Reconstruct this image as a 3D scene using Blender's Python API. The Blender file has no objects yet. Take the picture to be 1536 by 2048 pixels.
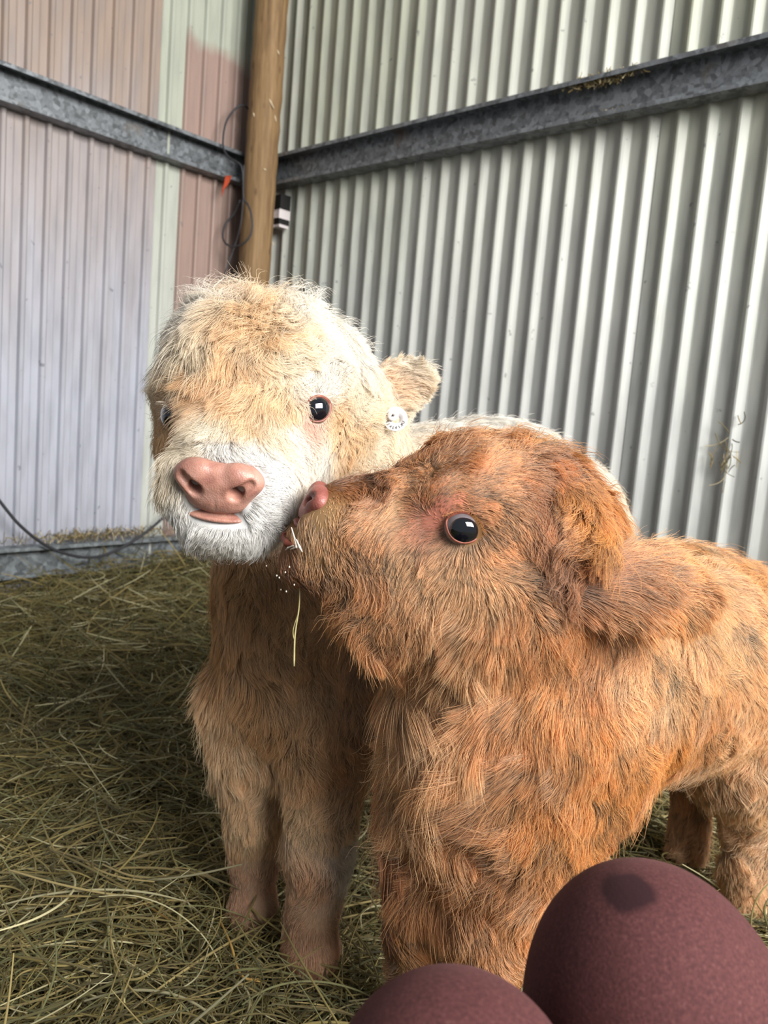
import bpy, bmesh, math, random
import numpy as np
from mathutils import Vector, Matrix, kdtree
from mathutils.bvhtree import BVHTree

random.seed(7)
RNG = np.random.default_rng(11)
SC = bpy.context.scene
COL = SC.collection

# ------------------------------------------------------------------ camera
F_PX, PITCH, ROLL, EYE_Z = 1580.0, math.radians(6.9), math.radians(4.7), 0.72
_up = np.array([math.sin(ROLL) * math.cos(PITCH), math.cos(ROLL) * math.cos(PITCH), math.sin(PITCH)])
_fw = np.array([0, 0, -1.0]); _fw = _fw - _up * (_fw @ _up); _fw /= np.linalg.norm(_fw)
_rt = np.cross(_fw, _up)
CAM_R = np.array([_rt, _fw, _up])            # world = CAM_R @ camera-space
CAM_P = np.array([0.0, 0.0, EYE_Z])
cam_d = bpy.data.cameras.new('camera'); cam = bpy.data.objects.new('camera', cam_d); COL.objects.link(cam)
cam_d.sensor_fit = 'VERTICAL'; cam_d.sensor_height = 36.0; cam_d.lens = 36.0 * F_PX / 2048.0
cam_d.clip_start = 0.02
m4 = Matrix.Identity(4)
for i in range(3):
    for j in range(3):
        m4[i][j] = CAM_R[i, j]
m4.translation = Vector(CAM_P)
cam.matrix_world = m4
cam_d.dof.use_dof = True; cam_d.dof.focus_distance = 0.78; cam_d.dof.aperture_fstop = 9.0
SC.camera = cam

def ray(px, py):
    return CAM_R @ np.array([(px - 768) / F_PX, -(py - 1024) / F_PX, -1.0])
def at(px, py, y):
    d = ray(px, py); return CAM_P + d * (y / d[1])

# ------------------------------------------------------------------ light
world = bpy.data.worlds.new('overcast_sky'); SC.world = world; world.use_nodes = True
wn = world.node_tree.nodes; bg = wn['Background']
bg.inputs['Color'].default_value = (0.86, 0.93, 1.0, 1); bg.inputs['Strength'].default_value = 0.26

def area(name, loc, target, sx, sy, power, col):
    l = bpy.data.lights.new(name, 'AREA'); l.shape = 'RECTANGLE'; l.size = sx; l.size_y = sy; l.energy = power; l.color = col
    o = bpy.data.objects.new(name, l); COL.objects.link(o); o.location = loc
    o.rotation_euler = (Vector(target) - Vector(loc)).to_track_quat('-Z', 'Y').to_euler()
    return o
area('barn_opening_daylight', (2.6, -1.6, 2.45), (0.0, 1.3, 0.5), 2.8, 2.0, 418, (1.0, 0.985, 0.95))

SC.view_settings.view_transform = 'Standard'; SC.view_settings.look = 'None'
SC.view_settings.gamma = 1.0; SC.view_settings.use_curve_mapping = False
SC.view_settings.exposure = 0.22

# ------------------------------------------------------------------ helpers
def lin(r, g, b):
    f = lambda c: (c / 255 / 12.92) if c / 255 <= 0.04045 else ((c / 255 + 0.055) / 1.055) ** 2.4
    return np.array([f(r), f(g), f(b)])

def tag(o, label=None, cat=None, group=None, kind=None):
    if label: o['label'] = label
    if cat: o['category'] = cat
    if group: o['group'] = group
    if kind: o['kind'] = kind
    return o

def empty(name, loc=(0, 0, 0)):
    o = bpy.data.objects.new(name, None); COL.objects.link(o); o.location = loc; o.empty_display_size = 0.05
    return o

def setpar(o, parent):
    if parent is not None:
        o.parent = parent
        w = Matrix.Translation(parent.location) if parent.parent is None else parent.matrix_parent_inverse
        bpy_par = parent
        # world matrix of the parent chain (only translations are used)
        loc = Vector((0, 0, 0)); p = parent
        while p is not None:
            loc = loc + Vector(p.location) + Vector(p.matrix_parent_inverse.translation); p = p.parent
        o.matrix_parent_inverse = Matrix.Translation(-loc)

def link(name, me, mat, parent=None):
    o = bpy.data.objects.new(name, me); COL.objects.link(o)
    if mat is not None: me.materials.append(mat)
    setpar(o, parent)
    return o

def obj_np(name, V, Fc, mat, parent=None, smooth=True):
    me = bpy.data.meshes.new(name)
    me.from_pydata([tuple(map(float, v)) for v in V], [], [tuple(map(int, f)) for f in Fc])
    me.validate(); me.update()
    if smooth: me.polygons.foreach_set('use_smooth', [True] * len(me.polygons))
    return link(name, me, mat, parent)

def obj_bm(name, bm, mat, parent=None, smooth=False):
    me = bpy.data.meshes.new(name); bmesh.ops.recalc_face_normals(bm, faces=bm.faces); bm.to_mesh(me); bm.free()
    if smooth: me.polygons.foreach_set('use_smooth', [True] * len(me.polygons))
    return link(name, me, mat, parent)

def unit(v):
    v = np.asarray(v, float); n = np.linalg.norm(v, axis=-1, keepdims=True); return v / np.maximum(n, 1e-9)

def tube(path, rad, seg=10, closed=False, cap=True):
    P = np.asarray(path, float); n = len(P)
    rad = np.full(n, rad) if np.isscalar(rad) else np.asarray(rad, float)
    V = []; Fc = []
    T = np.zeros_like(P)
    for i in range(n):
        a = P[(i - 1) % n] if (closed or i > 0) else P[i]; b = P[(i + 1) % n] if (closed or i < n - 1) else P[i]
        T[i] = unit(b - a)
    ref = np.array([0, 0, 1.0]) if abs(T[0][2]) < 0.9 else np.array([1.0, 0, 0])
    u = unit(np.cross(T[0], ref))
    for i in range(n):
        u = unit(u - T[i] * (u @ T[i])); w = np.cross(T[i], u)
        for k in range(seg):
            a = 2 * math.pi * k / seg
            V.append(P[i] + rad[i] * (math.cos(a) * u + math.sin(a) * w))
    m = n if closed else n - 1
    for i in range(m):
        for k in range(seg):
            a = i * seg + k; b = i * seg + (k + 1) % seg; c = ((i + 1) % n) * seg + (k + 1) % seg; d = ((i + 1) % n) * seg + k
            Fc.append((a, b, c, d))
    if cap and not closed:
        Fc.append(tuple(range(seg))[::-1]); Fc.append(tuple((n - 1) * seg + k for k in range(seg)))
    return V, Fc

def spline(pts, n):
    P = np.asarray(pts, float); m = len(P); out = []
    Q = np.vstack([2 * P[0] - P[1], P, 2 * P[-1] - P[-2]])
    for s in np.linspace(0, m - 1, n):
        i = min(int(s), m - 2); t = s - i
        p0, p1, p2, p3 = Q[i], Q[i + 1], Q[i + 2], Q[i + 3]
        out.append(0.5 * (2 * p1 + (p2 - p0) * t + (2 * p0 - 5 * p1 + 4 * p2 - p3) * t * t + (3 * p1 - p0 - 3 * p2 + p3) * t ** 3))
    return np.array(out)

class Noise3:                                   # smooth coherent noise: a sum of random sines
    def __init__(self, freq, n=9, seed=0):
        r = np.random.default_rng(seed)
        self.k = unit(r.normal(size=(n, 3))) * freq * r.uniform(0.55, 1.5, (n, 1)); self.p = r.uniform(0, 6.28, n); self.n = n
    def __call__(self, P):
        return np.sin(P @ self.k.T + self.p).sum(1) / math.sqrt(self.n / 2)

# ------------------------------------------------------------------ implicit surfaces -> one continuous mesh
class Cone:
    def __init__(s, a, b, r1, r2, k=0.03, cut=False):
        s.a, s.b, s.r1, s.r2, s.k, s.cut = np.array(a, float), np.array(b, float), r1, r2, k, cut
    def box(s):
        r = max(s.r1, s.r2); return np.minimum(s.a, s.b) - r, np.maximum(s.a, s.b) + r
    def __call__(s, P):
        pa = P - s.a; ba = s.b - s.a
        t = np.clip((pa @ ba) / (ba @ ba), 0, 1)
        return np.linalg.norm(pa - t[..., None] * ba, axis=-1) - (s.r1 + (s.r2 - s.r1) * t)
class Ell:
    def __init__(s, c, r, k=0.03, ax=None, cut=False):
        s.c, s.r, s.k, s.cut = np.array(c, float), np.array(r, float), k, cut
        s.M = np.eye(3) if ax is None else np.array(ax, float)     # rows = local axes
    def box(s):
        e = np.abs(s.M.T) @ s.r; return s.c - e, s.c + e
    def __call__(s, P):
        q = (P - s.c) @ s.M.T
        k0 = np.linalg.norm(q / s.r, axis=-1); k1 = np.linalg.norm(q / (s.r ** 2), axis=-1)
        return k0 * (k0 - 1.0) / np.maximum(k1, 1e-6)

def axes(fwd, upv=(0, 0, 1)):                      # rows: right, forward, up
    f = unit(fwd); r = unit(np.cross(f, upv)); u = np.cross(r, f); return np.array([r, f, u])

def sdf_mesh(prims, h):
    lo = np.min([p.box()[0] for p in prims if not p.cut], 0) - 4 * h; hi = np.max([p.box()[1] for p in prims if not p.cut], 0) + 4 * h
    n = np.ceil((hi - lo) / h).astype(int) + 1
    G = np.full(n, 1.0, np.float32)
    for p in prims:
        a, b = p.box(); mrg = p.k + 3 * h
        i0 = np.clip(np.floor((a - mrg - lo) / h).astype(int), 0, n - 1); i1 = np.clip(np.ceil((b + mrg - lo) / h).astype(int) + 1, 1, n)
        xs = [lo[d] + h * np.arange(i0[d], i1[d]) for d in range(3)]
        P = np.stack(np.meshgrid(*xs, indexing='ij'), -1)
        d = p(P).astype(np.float32); sl = tuple(slice(i0[q], i1[q]) for q in range(3)); g = G[sl]
        if p.cut: d = -d; e = np.maximum(p.k - np.abs(g - d), 0) / max(p.k, 1e-6); G[sl] = np.maximum(g, d) + e * e * p.k / 4
        else: e = np.maximum(p.k - np.abs(g - d), 0) / max(p.k, 1e-6); G[sl] = np.minimum(g, d) - e * e * p.k / 4
    # naive surface nets
    off = np.array([(i, j, k) for i in (0, 1) for j in (0, 1) for k in (0, 1)])
    S = G < 0
    cnt = sum(S[o[0]:n[0] - 1 + o[0], o[1]:n[1] - 1 + o[1], o[2]:n[2] - 1 + o[2]].astype(np.int8) for o in off)
    C = np.argwhere((cnt > 0) & (cnt < 8))
    val = np.stack([G[C[:, 0] + o[0], C[:, 1] + o[1], C[:, 2] + o[2]] for o in off], 1)
    acc = np.zeros((len(C), 3)); num = np.zeros(len(C))
    for a in range(8):
        for b in range(a + 1, 8):
            if np.abs(off[a] - off[b]).sum() != 1: continue
            m = (val[:, a] < 0) != (val[:, b] < 0)
            t = val[m, a] / (val[m, a] - val[m, b])
            acc[m] += off[a] + t[:, None] * (off[b] - off[a]); num[m] += 1
    V = lo + h * (C + acc / num[:, None])
    idx = np.full(n, -1, np.int64); idx[C[:, 0], C[:, 1], C[:, 2]] = np.arange(len(C))
    Q = []
    for ax in range(3):
        e = np.zeros(3, int); e[ax] = 1; u = np.zeros(3, int); u[(ax + 1) % 3] = 1; w = np.zeros(3, int); w[(ax + 2) % 3] = 1
        sl0 = tuple(slice(1, n[d] - 1) for d in range(3)); sl1 = tuple(slice(1 + e[d], n[d] - 1 + e[d]) for d in range(3))
        for sgn in (0, 1):
            m = S[sl0] & ~S[sl1] if sgn else ~S[sl0] & S[sl1]
            E = np.argwhere(m) + 1
            c = [E - u - w, E - w, E, E - u]
            q = np.stack([idx[x[:, 0], x[:, 1], x[:, 2]] for x in c], 1)
            Q.append(q if sgn else q[:, ::-1])
    return V, np.vstack(Q)

def np_mesh(name, V, Q):
    me = bpy.data.meshes.new(name); nv, nq = len(V), len(Q)
    me.vertices.add(nv); me.vertices.foreach_set('co', V.astype(np.float32).ravel())
    me.loops.add(nq * 4); me.loops.foreach_set('vertex_index', Q.astype(np.int32).ravel())
    me.polygons.add(nq); me.polygons.foreach_set('loop_start', (np.arange(nq) * 4).astype(np.int32))
    me.polygons.foreach_set('use_smooth', np.ones(nq, bool))
    me.update(calc_edges=True); me.validate()
    return me

def vnormals(V, Q):
    fn = np.cross(V[Q[:, 2]] - V[Q[:, 0]], V[Q[:, 3]] - V[Q[:, 1]]); N = np.zeros_like(V)
    for k in range(4): np.add.at(N, Q[:, k], fn)
    return unit(N)

def smooth_mesh(V, Q, it=3):
    for _ in range(it):
        acc = np.zeros_like(V); num = np.zeros(len(V))
        for k in range(4):
            a, b = Q[:, k], Q[:, (k + 1) % 4]
            np.add.at(acc, a, V[b]); np.add.at(num, a, 1); np.add.at(acc, b, V[a]); np.add.at(num, b, 1)
        V = 0.5 * V + 0.5 * acc / num[:, None]
    return V

def vert_color(me, C, name='coat'):
    at_ = me.attributes.new(name, 'FLOAT_COLOR', 'POINT')
    at_.data.foreach_set('color', np.hstack([C, np.ones((len(C), 1))]).astype(np.float32).ravel())

# ------------------------------------------------------------------ materials
def mat(name, build):
    m = bpy.data.materials.new(name); m.use_nodes = True; nt = m.node_tree; nt.nodes.clear()
    out = nt.nodes.new('ShaderNodeOutputMaterial')
    def N(t, **kw):
        nd = nt.nodes.new('ShaderNode' + t)
        for k, v in kw.items():
            if k in nd.bl_rna.properties: setattr(nd, k, v)
            else: nd.inputs[k.replace('_', ' ')].default_value = v
        return nd
    L = lambda a, b: nt.links.new(a, b)
    L(build(N, L), out.inputs['Surface'])
    return m

def c4(c): return (float(c[0]), float(c[1]), float(c[2]), 1.0)

def ramp(N, fac, L, stops):
    r = N('ValToRGB'); e = r.color_ramp.elements
    while len(e) < len(stops): e.new(0.5)
    for el, (p, c) in zip(e, stops): el.position = p; el.color = c4(c)
    L(fac, r.inputs['Fac']); return r.outputs['Color']

def simple(name, col, rough=0.6, spec=0.4, metal=0.0, noise=0.0, scale=30, bump=0.0, coat=0.0, sheen=0.0):
    def b(N, L):
        p = N('BsdfPrincipled'); p.inputs['Base Color'].default_value = c4(col); p.inputs['Roughness'].default_value = rough
        p.inputs['Specular IOR Level'].default_value = spec; p.inputs['Metallic'].default_value = metal
        p.inputs['Coat Weight'].default_value = coat; p.inputs['Sheen Weight'].default_value = sheen
        if noise or bump:
            tc = N('TexCoord'); nz = N('TexNoise'); nz.inputs['Scale'].default_value = scale; nz.inputs['Detail'].default_value = 5
            L(tc.outputs['Object'], nz.inputs['Vector'])
            if noise:
                L(ramp(N, nz.outputs['Fac'], L, [(0.3, np.array(col) * (1 - noise)), (0.7, np.array(col) * (1 + noise))]), p.inputs['Base Color'])
            if bump:
                bp = N('Bump'); bp.inputs['Strength'].default_value = bump; bp.inputs['Distance'].default_value = 0.002
                L(nz.outputs['Fac'], bp.inputs['Height']); L(bp.outputs['Normal'], p.inputs['Normal'])
        return p.outputs['BSDF']
    return mat(name, b)

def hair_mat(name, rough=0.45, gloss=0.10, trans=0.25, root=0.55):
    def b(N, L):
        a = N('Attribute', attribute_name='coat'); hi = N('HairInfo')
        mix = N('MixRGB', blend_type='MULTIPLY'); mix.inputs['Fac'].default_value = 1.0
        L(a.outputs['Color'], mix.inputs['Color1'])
        L(ramp(N, hi.outputs['Intercept'], L, [(0.0, (root, root, root)), (0.5, (0.92, 0.92, 0.92)), (1.0, (1.15, 1.15, 1.15))]), mix.inputs['Color2'])  # root darkens the strand base, painting shade into gaps between strands
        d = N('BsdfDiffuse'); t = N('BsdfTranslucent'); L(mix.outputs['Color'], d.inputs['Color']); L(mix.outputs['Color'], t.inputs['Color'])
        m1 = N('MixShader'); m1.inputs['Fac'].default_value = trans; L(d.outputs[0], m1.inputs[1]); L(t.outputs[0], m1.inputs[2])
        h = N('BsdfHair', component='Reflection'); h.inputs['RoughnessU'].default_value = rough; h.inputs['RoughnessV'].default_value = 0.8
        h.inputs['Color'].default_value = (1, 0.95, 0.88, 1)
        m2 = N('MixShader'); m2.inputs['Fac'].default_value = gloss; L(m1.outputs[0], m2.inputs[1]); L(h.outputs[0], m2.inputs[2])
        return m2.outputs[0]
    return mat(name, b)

def skin_mat(name, rough=0.6):
    def b(N, L):
        a = N('Attribute', attribute_name='coat'); p = N('BsdfPrincipled'); p.inputs['Roughness'].default_value = rough
        p.inputs['Specular IOR Level'].default_value = 0.25
        L(a.outputs['Color'], p.inputs['Base Color']); return p.outputs['BSDF']
    return mat(name, b)

def sheet_mat(name, base, upper, dirt=0.5, patch=None):
    def b(N, L):
        tc = N('TexCoord'); p = N('BsdfPrincipled'); p.inputs['Roughness'].default_value = 0.42; p.inputs['Specular IOR Level'].default_value = 0.5
        sep = N('SeparateXYZ'); L(tc.outputs['Object'], sep.inputs[0])
        mr = N('MapRange'); mr.inputs['From Min'].default_value = 0.55; mr.inputs['From Max'].default_value = 1.75
        nz = N('TexNoise'); nz.inputs['Scale'].default_value = 2.2; nz.inputs['Detail'].default_value = 4
        mp = N('Mapping'); mp.inputs['Scale'].default_value = (6, 6, 1.0); L(tc.outputs['Object'], mp.inputs[0]); L(mp.outputs[0], nz.inputs['Vector'])
        ad = N('Math', operation='MULTIPLY_ADD'); ad.inputs[1].default_value = 0.9; L(nz.outputs['Fac'], ad.inputs[0]); L(sep.outputs['Z'], ad.inputs[2])
        L(ad.outputs[0], mr.inputs['Value'])
        mr.inputs['From Min'].default_value = 1.2; mr.inputs['From Max'].default_value = 2.3
        mx = N('MixRGB'); mx.inputs['Color1'].default_value = c4(base); mx.inputs['Color2'].default_value = c4(upper); L(mr.outputs[0], mx.inputs['Fac'])
        col = mx.outputs['Color']
        if patch is not None:
            s0, s1, zt, pc = patch                       # a patch of another colour: along-wall range (object X), top edge and colour
            gx = N('Math', operation='GREATER_THAN'); gx.inputs[1].default_value = s0; L(sep.outputs['X'], gx.inputs[0])
            lx = N('Math', operation='LESS_THAN'); lx.inputs[1].default_value = s1; L(sep.outputs['X'], lx.inputs[0])
            n2 = N('TexNoise'); n2.inputs['Scale'].default_value = 9; L(tc.outputs['Object'], n2.inputs['Vector'])
            za = N('Math', operation='MULTIPLY_ADD'); za.inputs[1].default_value = 0.12; L(n2.outputs['Fac'], za.inputs[0]); L(sep.outputs['Z'], za.inputs[2])
            lz = N('MapRange'); lz.inputs['From Min'].default_value = zt + 0.03; lz.inputs['From Max'].default_value = zt - 0.03; L(za.outputs[0], lz.inputs['Value'])
            m1 = N('Math', operation='MULTIPLY'); L(gx.outputs[0], m1.inputs[0]); L(lx.outputs[0], m1.inputs[1])
            m2 = N('Math', operation='MULTIPLY'); L(m1.outputs[0], m2.inputs[0]); L(lz.outputs[0], m2.inputs[1])
            mp2 = N('MixRGB'); L(m2.outputs[0], mp2.inputs['Fac']); L(col, mp2.inputs['Color1']); mp2.inputs['Color2'].default_value = c4(pc); col = mp2.outputs['Color']
        # splashes and specks of dirt
        n3 = N('TexNoise'); n3.inputs['Scale'].default_value = 38; n3.inputs['Detail'].default_value = 3; L(tc.outputs['Object'], n3.inputs['Vector'])
        sp = ramp(N, n3.outputs['Fac'], L, [(0.27, (1, 1, 1)), (0.31, (0, 0, 0))])
        n4 = N('TexNoise'); n4.inputs['Scale'].default_value = 5; n4.inputs['Detail'].default_value = 6; L(mp.outputs[0], n4.inputs['Vector'])
        st = ramp(N, n4.outputs['Fac'], L, [(0.42, (0, 0, 0)), (0.75, (1, 1, 1))])
        ms = N('Math', operation='MULTIPLY'); ms.inputs[1].default_value = dirt; L(st, ms.inputs[0])
        mxx = N('Math', operation='MAXIMUM'); L(ms.outputs[0], mxx.inputs[0]); s2 = N('Math', operation='MULTIPLY'); s2.inputs[1].default_value = 0.75; L(sp, s2.inputs[0]); L(s2.outputs[0], mxx.inputs[1])
        md = N('MixRGB'); L(mxx.outputs[0], md.inputs['Fac']); L(col, md.inputs['Color1']); md.inputs['Color2'].default_value = c4(np.array(base) * 0.38)
        L(md.outputs['Color'], p.inputs['Base Color'])
        return p.outputs['BSDF']
    return mat(name, b)

def galv_mat(name, c, dark=0.55):
    def b(N, L):
        tc = N('TexCoord'); p = N('BsdfPrincipled'); p.inputs['Metallic'].default_value = 0.35; p.inputs['Roughness'].default_value = 0.5
        v = N('TexVoronoi'); v.inputs['Scale'].default_value = 70; L(tc.outputs['Object'], v.inputs['Vector'])
        n = N('TexNoise'); n.inputs['Scale'].default_value = 120; n.inputs['Detail'].default_value = 4; L(tc.outputs['Object'], n.inputs['Vector'])
        a = N('MixRGB'); a.inputs['Fac'].default_value = 0.5; L(v.outputs['Color'], a.inputs['Color1']); L(n.outputs['Color'], a.inputs['Color2'])
        bw = N('RGBToBW'); L(a.outputs['Color'], bw.inputs[0])
        n2 = N('TexNoise'); n2.inputs['Scale'].default_value = 9; n2.inputs['Detail'].default_value = 5; L(tc.outputs['Object'], n2.inputs['Vector'])
        col = ramp(N, bw.outputs[0], L, [(0.3, np.array(c) * dark), (0.5, np.array(c)), (0.72, np.array(c) * 1.5)])
        rust = ramp(N, n2.outputs['Fac'], L, [(0.62, (0, 0, 0)), (0.74, (1, 1, 1))])
        m = N('MixRGB'); mm = N('Math', operation='MULTIPLY'); mm.inputs[1].default_value = 0.55; L(rust, mm.inputs[0]); L(mm.outputs[0], m.inputs['Fac'])
        L(col, m.inputs['Color1']); m.inputs['Color2'].default_value = c4(lin(112, 92, 70)); L(m.outputs['Color'], p.inputs['Base Color'])
        return p.outputs['BSDF']
    return mat(name, b)

# ------------------------------------------------------------------ setting: floor, corrugated walls
AL, AR = math.radians(41), math.radians(48)
KX, KY = -0.579, 3.204                                  # the corner on plan
DL = np.array([-math.sin(AL), -math.cos(AL), 0.0])       # along the left wall, away from the corner
DR = np.array([math.sin(AR), -math.cos(AR), 0.0])        # along the right wall, away from the corner
NL = np.array([math.cos(AL), -math.sin(AL), 0.0])        # into the barn
NR = np.array([-math.cos(AR), -math.sin(AR), 0.0])
KP = np.array([KX, KY, 0.0])

_gn = Noise3(7.0, 8, 3); _gn2 = Noise3(22.0, 8, 4)
def ground(x, y):
    x = np.asarray(x, float); y = np.asarray(y, float)
    P = np.stack([x, y, 0 * x], -1).reshape(-1, 3)
    t = np.clip((y - 1.5) / 1.7, 0, 1); t = t * t * (3 - 2 * t)
    s = np.clip((x + 1.35) / 0.5, 0, 1) * np.clip((0.9 - x) / 0.6, 0, 1)
    return (0.005 * t + 0.095 * t * s + (0.008 + 0.014 * t) * _gn(P).reshape(x.shape) + 0.004 * _gn2(P).reshape(x.shape))

xs = np.linspace(-3.4, 3.2, 133); ys = np.linspace(-1.0, 4.6, 113)
GX, GY = np.meshgrid(xs, ys, indexing='ij'); GZ = ground(GX, GY) - 0.012
V = np.stack([GX, GY, GZ], -1).reshape(-1, 3)
ids = np.arange(len(V)).reshape(GX.shape)
Q = np.stack([ids[:-1, :-1], ids[1:, :-1], ids[1:, 1:], ids[:-1, 1:]], -1).reshape(-1, 4)
# keep the ground inside the two walls
cen = V[Q].mean(1) - KP
Q = Q[((cen @ NL) > -0.06) & ((cen @ NR) > -0.06)]
used = np.unique(Q); rem = np.full(len(V), -1); rem[used] = np.arange(len(used)); V = V[used]; Q = rem[Q]
def hayground(N, L):
    tc = N('TexCoord'); p = N('BsdfPrincipled'); p.inputs['Roughness'].default_value = 0.9; p.inputs['Specular IOR Level'].default_value = 0.1
    n = N('TexNoise'); n.inputs['Scale'].default_value = 60; n.inputs['Detail'].default_value = 6; L(tc.outputs['Object'], n.inputs['Vector'])
    L(ramp(N, n.outputs['Fac'], L, [(0.3, lin(34, 30, 14)), (0.55, lin(70, 66, 34)), (0.75, lin(98, 92, 52))]), p.inputs['Base Color'])
    return p.outputs['BSDF']
o = link('floor', np_mesh('floor', V, Q), mat('hay_ground', hayground)); tag(o, kind='structure')

def sheet(name, s_from, s_to, origin, d, n, pitch, prof, z0, z1, mt, parent, lap):
    """one corrugated sheet; prof = list of (fraction of the pitch, height into the barn)"""
    pts = []
    k0 = math.floor(s_from / pitch) - 1; k1 = math.ceil(s_to / pitch) + 1
    for k in range(k0, k1):
        for f, hgt in prof:
            s = (k + f) * pitch
            if s_from - 1e-6 <= s <= s_to + 1e-6: pts.append((s, hgt))
    V = []; Fc = []; th = 0.0012
    m = len(pts)
    zs = [z0, z1]
    for side in (0, 1):
        for s, hgt in pts:
            for z in zs: V.append((s, -(hgt + lap - side * th), z))
    for i in range(m - 1):
        Fc.append((2 * i, 2 * i + 2, 2 * i + 3, 2 * i + 1)); b = 2 * m
        Fc.append((b + 2 * i + 1, b + 2 * i + 3, b + 2 * i + 2, b + 2 * i))
    b = 2 * m
    Fc += [(0, 1, b + 1, b), (b - 2, b + b - 2, b + b - 1, b - 1)]
    me = bpy.data.meshes.new(name); me.from_pydata(V, [], Fc); me.validate(); me.update()
    o = bpy.data.objects.new(name, me); COL.objects.link(o); me.materials.append(mt)
    o.parent = parent
    return o

def wall_frame(name, origin, d, n):
    o = bpy.data.objects.new(name, None); COL.objects.link(o); o['kind'] = 'structure'; o.empty_display_size = 0.2
    mm = Matrix.Identity(4)
    for i in range(3): mm[i][0] = d[i]; mm[i][1] = -n[i]; mm[i][2] = (0, 0, 1)[i]
    mm.translation = Vector(origin); o.matrix_world = mm
    return o

R_PITCH, L_PITCH = 0.0752, 0.0695
PR = [(0.0, 0.0), (0.14, 0.015), (0.19, 0.0172), (0.25, 0.0168), (0.32, 0.0125), (0.47, 0.001), (0.52, 0.0)]
PLW = [(0.0, 0.0), (0.10, 0.012), (0.14, 0.0138), (0.25, 0.0138), (0.29, 0.012), (0.35, 0.0), (0.66, 0.0), (0.69, 0.003), (0.74, 0.0)]
wr = wall_frame('wall_right', KP, DR, NR)
mR = sheet_mat('grey_painted_steel', lin(188, 189, 186), lin(184, 185, 172), 0.4)
mR2 = sheet_mat('weathered_painted_steel', lin(178, 180, 177), lin(172, 174, 156), 0.5)
cuts = [0.0, 2.52 * R_PITCH, 10.52 * R_PITCH, 21.52 * R_PITCH, 32.52 * R_PITCH, 44.52 * R_PITCH]
for i in range(5):
    sheet('cladding_sheet', cuts[i], cuts[i + 1] + 0.03, KP, DR, NR, R_PITCH, PR, -0.1, 3.3, (mR, mR2)[i % 2], wr, 0.002 * (i % 2))
wl = wall_frame('wall_left', KP, DL, NL)
pinkc, lilac, greenc = lin(156, 137, 124), lin(174, 176, 187), lin(172, 176, 162)
mL = sheet_mat('pink_lilac_steel', lilac, pinkc, 0.4)  # lilac low down, blending into pink higher up
mLg = sheet_mat('pale_green_steel', lin(190, 192, 186), greenc, 0.3)
mLp = sheet_mat('patched_steel', lin(170, 162, 164), greenc, 0.3, patch=(-1, 9, 2.03, lin(158, 134, 124)))
lc = [0.0, 5.35 * L_PITCH, 6.6 * L_PITCH, 17.5 * L_PITCH, 29.5 * L_PITCH, 43.5 * L_PITCH, 52 * L_PITCH]
for i, mt in enumerate((mLp, mLg, mL, mL, mL, mL)):
    sheet('cladding_sheet', lc[i], lc[i + 1] + 0.02, KP, DL, NL, L_PITCH, PLW, -0.1, 3.3, mt, wl, 0.0015 * (i % 2))

# dark strip behind the post, painting in the shadow of the corner
def extrude_profile(name, prof, p0, d, n, length, mt, parent=None, s0=0.0):
    """prof = closed list of (out, z) swept along d from p0"""
    V = []; m = len(prof)
    for s in (s0, s0 + length):
        for a, z in prof: V.append(np.asarray(p0) + d * s + n * a + np.array([0, 0, z]))
    Fc = [(i, (i + 1) % m, m + (i + 1) % m, m + i) for i in range(m)]
    bm = bmesh.new(); vs = [bm.verts.new(v) for v in V]
    for f in Fc: bm.faces.new([vs[i] for i in f])
    bm.faces.new(vs[:m]); bm.faces.new(vs[m:][::-1])
    return obj_bm(name, bm, mt, parent)

mCornerShade = simple('corner_shadow_grey', lin(70, 66, 62), 0.6, 0.3, noise=0.3, scale=8)
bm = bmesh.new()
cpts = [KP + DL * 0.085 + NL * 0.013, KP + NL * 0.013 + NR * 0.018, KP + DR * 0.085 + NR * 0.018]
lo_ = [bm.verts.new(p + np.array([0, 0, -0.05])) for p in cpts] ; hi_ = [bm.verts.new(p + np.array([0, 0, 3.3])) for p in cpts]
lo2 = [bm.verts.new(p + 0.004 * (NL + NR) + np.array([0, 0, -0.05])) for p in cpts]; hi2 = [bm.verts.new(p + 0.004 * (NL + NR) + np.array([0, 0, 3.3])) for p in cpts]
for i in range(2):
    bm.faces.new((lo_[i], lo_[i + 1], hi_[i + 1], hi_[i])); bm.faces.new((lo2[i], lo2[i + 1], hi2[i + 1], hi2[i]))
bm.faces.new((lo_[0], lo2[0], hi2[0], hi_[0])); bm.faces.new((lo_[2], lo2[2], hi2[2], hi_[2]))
tag(obj_bm('corner_shade_strip_1', bm, mCornerShade), kind='structure')

# steel channel girts
mGr = galv_mat('galvanised_steel', lin(112, 116, 120)); mGl = galv_mat('galvanised_steel_light', lin(128, 134, 138))
def channel(hh, dep, t=0.003, lip=0.012):
    return [(0, 0), (dep, 0), (dep, lip), (dep - t, lip), (dep - t, t), (t, t), (t, hh - t), (dep - t, hh - t), (dep - t, hh - lip), (dep, hh - lip), (dep, hh), (0, hh)]
def girt(zb, d, n, n_off, s0, length, mt, label, hh=0.108, dep=0.055):
    r = empty('wall_girt', tuple(KP + d * s0 + n * n_off + np.array([0, 0, zb])))
    extrude_profile('channel', channel(hh, dep), KP + n * n_off + np.array([0, 0, zb]), d, n, length, mt, r, s0)
    tag(r, label, 'beam'); return r
gR = girt(1.532, DR, NR, 0.0205, 0.07, 3.2, mGr, 'long grey galvanised steel channel rail across the right wall, right of the post')
gL = girt(1.532, DL, NL, 0.012, 0.07, 3.4, mGr, 'speckled galvanised steel channel rail high on the left wall, left of the post')
gB = girt(0.112, DL, NL, 0.012, 0.03, 3.4, mGl, 'low pale steel channel rail at the bottom of the left wall above the hay', 0.10, 0.05)

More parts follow.
